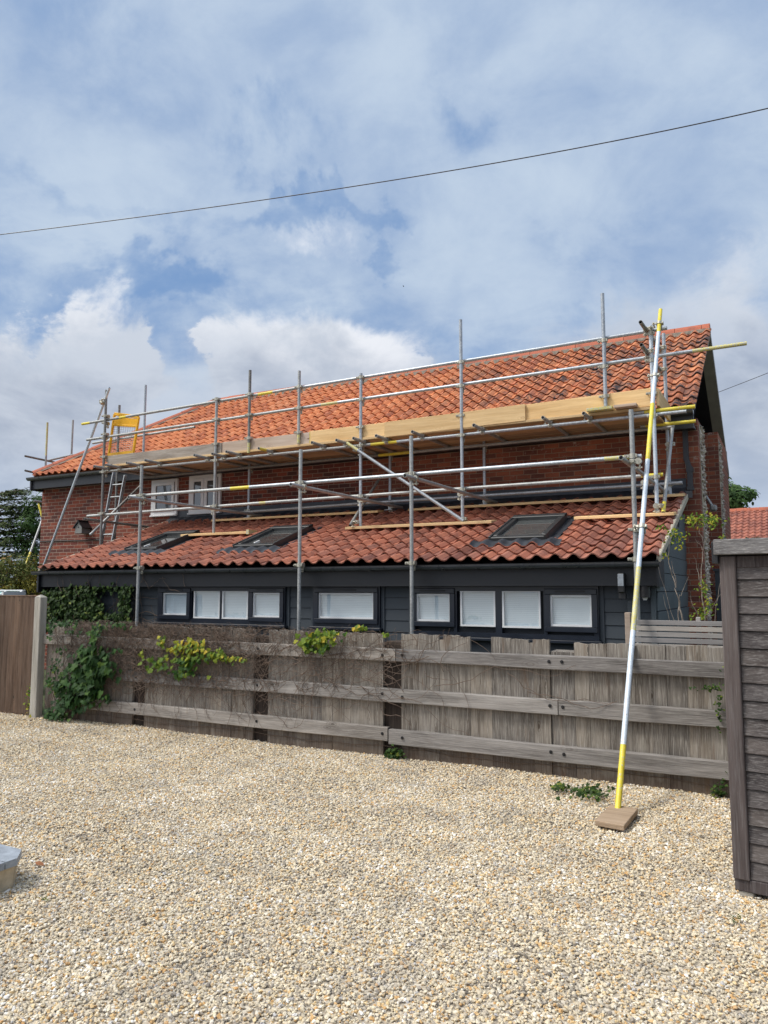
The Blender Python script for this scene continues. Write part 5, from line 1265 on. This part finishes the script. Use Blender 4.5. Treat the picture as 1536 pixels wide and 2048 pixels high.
for (cx, cy_, rx, ry, n_) in ((1387, 1040, 22, 14, 90), (1424, 1042, 20, 14, 85), (1350, 1072, 22, 16, 60), (1322, 1055, 12, 6, 16), (1358, 1095, 8, 8, 10), (1408, 1175, 14, 30, 46), (1412, 1215, 20, 20, 40), (1395, 1232, 20, 8, 24), (1330, 1112, 8, 6, 10), (1445, 1070, 8, 6, 8)):
    for _ in range(n_):
        c = P(random.gauss(cx, rx * .5), random.gauss(cy_, ry * .5), Y=8.0 + random.uniform(-.12, .12))
        leaf(lm, c, (random.gauss(0, .7), -1, random.gauss(.5, .6)), (random.gauss(0, 1), 0, random.gauss(0, 1)), random.uniform(.022, .042), 'oval', min(1, max(0, random.gauss(.5, .25))))
sm.build('stems', M_TWIG, sh); lm.build('leaves', M_YLEAF, sh)
# trees and bushes: crowns of many small leaves round branching limbs
def bush(name, lb, cat, m_, centre, rad, n_, size, base, kind='oval', limbs=14, seed=1, clumps=24):
    rd = random.Random(seed); e = empty(name, base, lb, cat)
    tm = MB(); b0 = np.array(base, float); c = np.array(centre, float); rad = np.array(rad, float)
    tm.tube(b0, c - np.array((0, 0, rad[2] * .3)), max(.03, rad[2] * .05), 8, hollow=False, r1=.02)
    cl = []
    for _ in range(clumps):
        d = np.array([rd.gauss(0, 1), rd.gauss(0, 1), rd.gauss(0, .9)]); d /= np.linalg.norm(d); k_ = rd.uniform(.35, 1.0)
        cc_ = c + d * rad * k_; cl.append((cc_, rd.uniform(.22, .42) * rad.mean(), rd.uniform(-.25, .25)))
        tm.tube(c - np.array((0, 0, rad[2] * .3)), cc_, .02, 5, hollow=False, r1=.006)
    tm.build('trunk', M_TRUNK, e); lm = MB()
    for _ in range(n_):
        cc_, rr, tone = rd.choice(cl); d = np.array([rd.gauss(0, 1), rd.gauss(0, 1), rd.gauss(0, .8)]); d /= np.linalg.norm(d)
        p = cc_ + d * rr * rd.random() ** .5
        leaf(lm, p, d + np.array((0, -.4, .5)), (rd.gauss(0, 1), rd.gauss(0, 1), rd.gauss(-.3, .6)), size * rd.uniform(.6, 1.3), kind, min(1, max(0, .5 + tone + rd.gauss(0, .2))))
    lm.build('crown', m_, e)
bush('bush', 'green and cream mottled bush behind the brown panel at the left edge', 'bush', M_GREENB, P(15, 1160, Y=10.0), (.75, .6, .55), 5200, .05, (*P(15, 1160, Y=10.0)[:2], 0), seed=4, clumps=34)
bush('bush', 'golden yellow bush between the left bush and the extension corner', 'bush', M_GOLDB, P(72, 1168, Y=10.2) + np.array((0, 0, -.1)), (.62, .5, .38), 4200, .045, (*P(72, 1168, Y=10.2)[:2], 0), seed=5, clumps=26)
bush('leafy_tree', 'loose green tree between the dark conifer and the house corner', 'tree', M_RTREE, P(74, 1090, Y=24), (1.5, 1.4, 2.6), 4200, .15, (*P(74, 1090, Y=24)[:2], 0), seed=6, clumps=22)
bush('leafy_tree', 'loose green tree behind the right gable above the far roof', 'tree', M_RTREE, P(1452, 1005, Y=42), (1.9, 1.6, 1.7), 2600, .24, (*P(1455, 1010, Y=42)[:2], 0), seed=9, clumps=22)
hd = MB(); rd = random.Random(3)
for _ in range(5200):
    x = rd.uniform(-.72, 2.2); y = 14.2 + rd.uniform(0, .9); z = 2.62 + .10 * math.sin(x * 5) * math.sin(x * 2.3 + 1) - abs(rd.gauss(0, .25)); 
    leaf(hd, np.array((x, y, z)), (rd.gauss(0, .5), -.5, 1), (rd.gauss(0, 1), rd.gauss(0, 1), .3), rd.uniform(.04, .08), 'oval', min(1, abs(rd.gauss(.5, .25))))
hd.box(-.70, 2.2, 14.4, 15.0, 0, 2.35); tag(hd.build('hedge', M_RTREE), 'trimmed green hedge top showing above the shed roof', 'hedge')
q = MB()
for i in range(22): q.box(-1.02 + i * .105, -1.02 + i * .105 + .098, 12.6, 12.62, 0, 2.02)
q.box(-1.04, 1.3, 12.58, 12.64, 2.02, 2.06); tag(q.build('dark_fence', M_CLAD), 'dark blue-grey boarded fence behind the bare shrub and shed', 'fence')
# the conifer: level sprays of dark needles on long limbs
cf = empty('conifer', (-31.5, 23, 0), 'dark spreading conifer with level branches at the far left', 'tree')
cx0 = P(-20, 1100, Y=23); tm = MB(); nm = MB(); rd = random.Random(12)
tm.tube((cx0[0], 23, -.1), (cx0[0], 23, 6.3), .28, 10, hollow=False, r1=.05)
for lv in range(30):
    z = 1.9 + (lv // 2) * .31 + rd.uniform(-.04, .04); reach = 3.6 * (1 - (z - 1.9) / 6.6) ** .6
    for k_ in range(5):
        a = rd.uniform(0, 2 * math.pi); L_ = reach * rd.uniform(.6, 1.08); p0 = np.array((cx0[0], 23, z)); p1 = p0 + np.array((math.cos(a) * L_, math.sin(a) * L_, L_ * rd.uniform(.0, .20)))
        tm.tube(p0, p1, .045, 5, hollow=False, r1=.01); tone = rd.uniform(-.2, .2)
        for _ in range(int(44 * L_)):
            t = rd.uniform(.25, 1.02) ; c = p0 + (p1 - p0) * t; sdv = np.array((-math.sin(a), math.cos(a), 0)) * rd.gauss(0, .24) * (1.25 - t) * 1.4
            c = c + sdv + np.array((0, 0, rd.gauss(-.02, .05) - abs(np.linalg.norm(sdv)) * .18))
            leaf(nm, c, (rd.gauss(0, .4), rd.gauss(-.3, .4), 1), (math.cos(a) + rd.gauss(0, .6), math.sin(a) + rd.gauss(0, .6), rd.gauss(0, .35)), rd.uniform(.12, .26), 'oval' if rd.random() < .4 else 'blade', min(1, max(0, .45 + tone + rd.gauss(0, .22))))
tm.build('trunk', M_TRUNK, cf); nm.build('crown', M_NEEDLE, cf)
# pale framed glass roof behind the left panel
gh = empty('greenhouse', (*P(10, 1185, Y=8.6)[:2], 0), 'pale framed glass roof just showing above the brown panel', 'greenhouse')
ga, gb = P(-60, 1181, Y=8.6), P(48, 1181, Y=8.6); q = MB(); q.obox((ga + gb) / 2, (gb - ga) / 2, (0, .03, 0), (0, 0, .012), 0, .5, .003)
for t in (.1, .4, .7, .98): q.obox(ga + (gb - ga) * t + np.array((0, -.2, -.10)), (.015, 0, 0), (0, .2, .10), (0, .005, .01), 0)
q.box(gb[0] - .03, gb[0] + .02, 8.2, 8.62, 0, gb[2] - .02); q.build('frame', M_WHITE, gh)
q = MB(); q.obox((ga + gb) / 2 + np.array((0, -.2, -.12)), (gb - ga) / 2, (0, .2, .10), (0, .002, .004), 0); q.box(ga[0], gb[0], 8.25, 8.55, 0, 1.5); q.build('panes', M_TEAL, gh)

# ------------------------------------------------------------------ neighbour's house
nb = empty('neighbour_house', (2, 38, 0), 'far house with red pantile roof beyond the shed at the right', 'house')
nz1 = 5.30; ny1 = 38.0; q = MB(); pantiles(q, -7.0, 14.0, 33.2, 2.75, ny1, nz1, 84, 17, seed=21, thick=.03, jit=1.0)
q.build('roof', M_TILE_FAR, nb)
q = MB(); x = -7.0
while x < 14: ridge_seg(q, (x + .01, ny1, nz1 + .02), (x + .45, ny1, nz1 + .02), .15, .10); x += .45
q.build('ridge_tiles', M_RIDGE, nb)
q = MB(); q.box(-6.9, 13.9, 33.5, 42, 0, 2.75); q.add([(-7, 38, nz1 - .02), (14, 38, nz1 - .02), (14, 42.8, 2.7), (-7, 42.8, 2.7)], [(3, 2, 1, 0)]); q.build('wall', M_BRICK, nb)
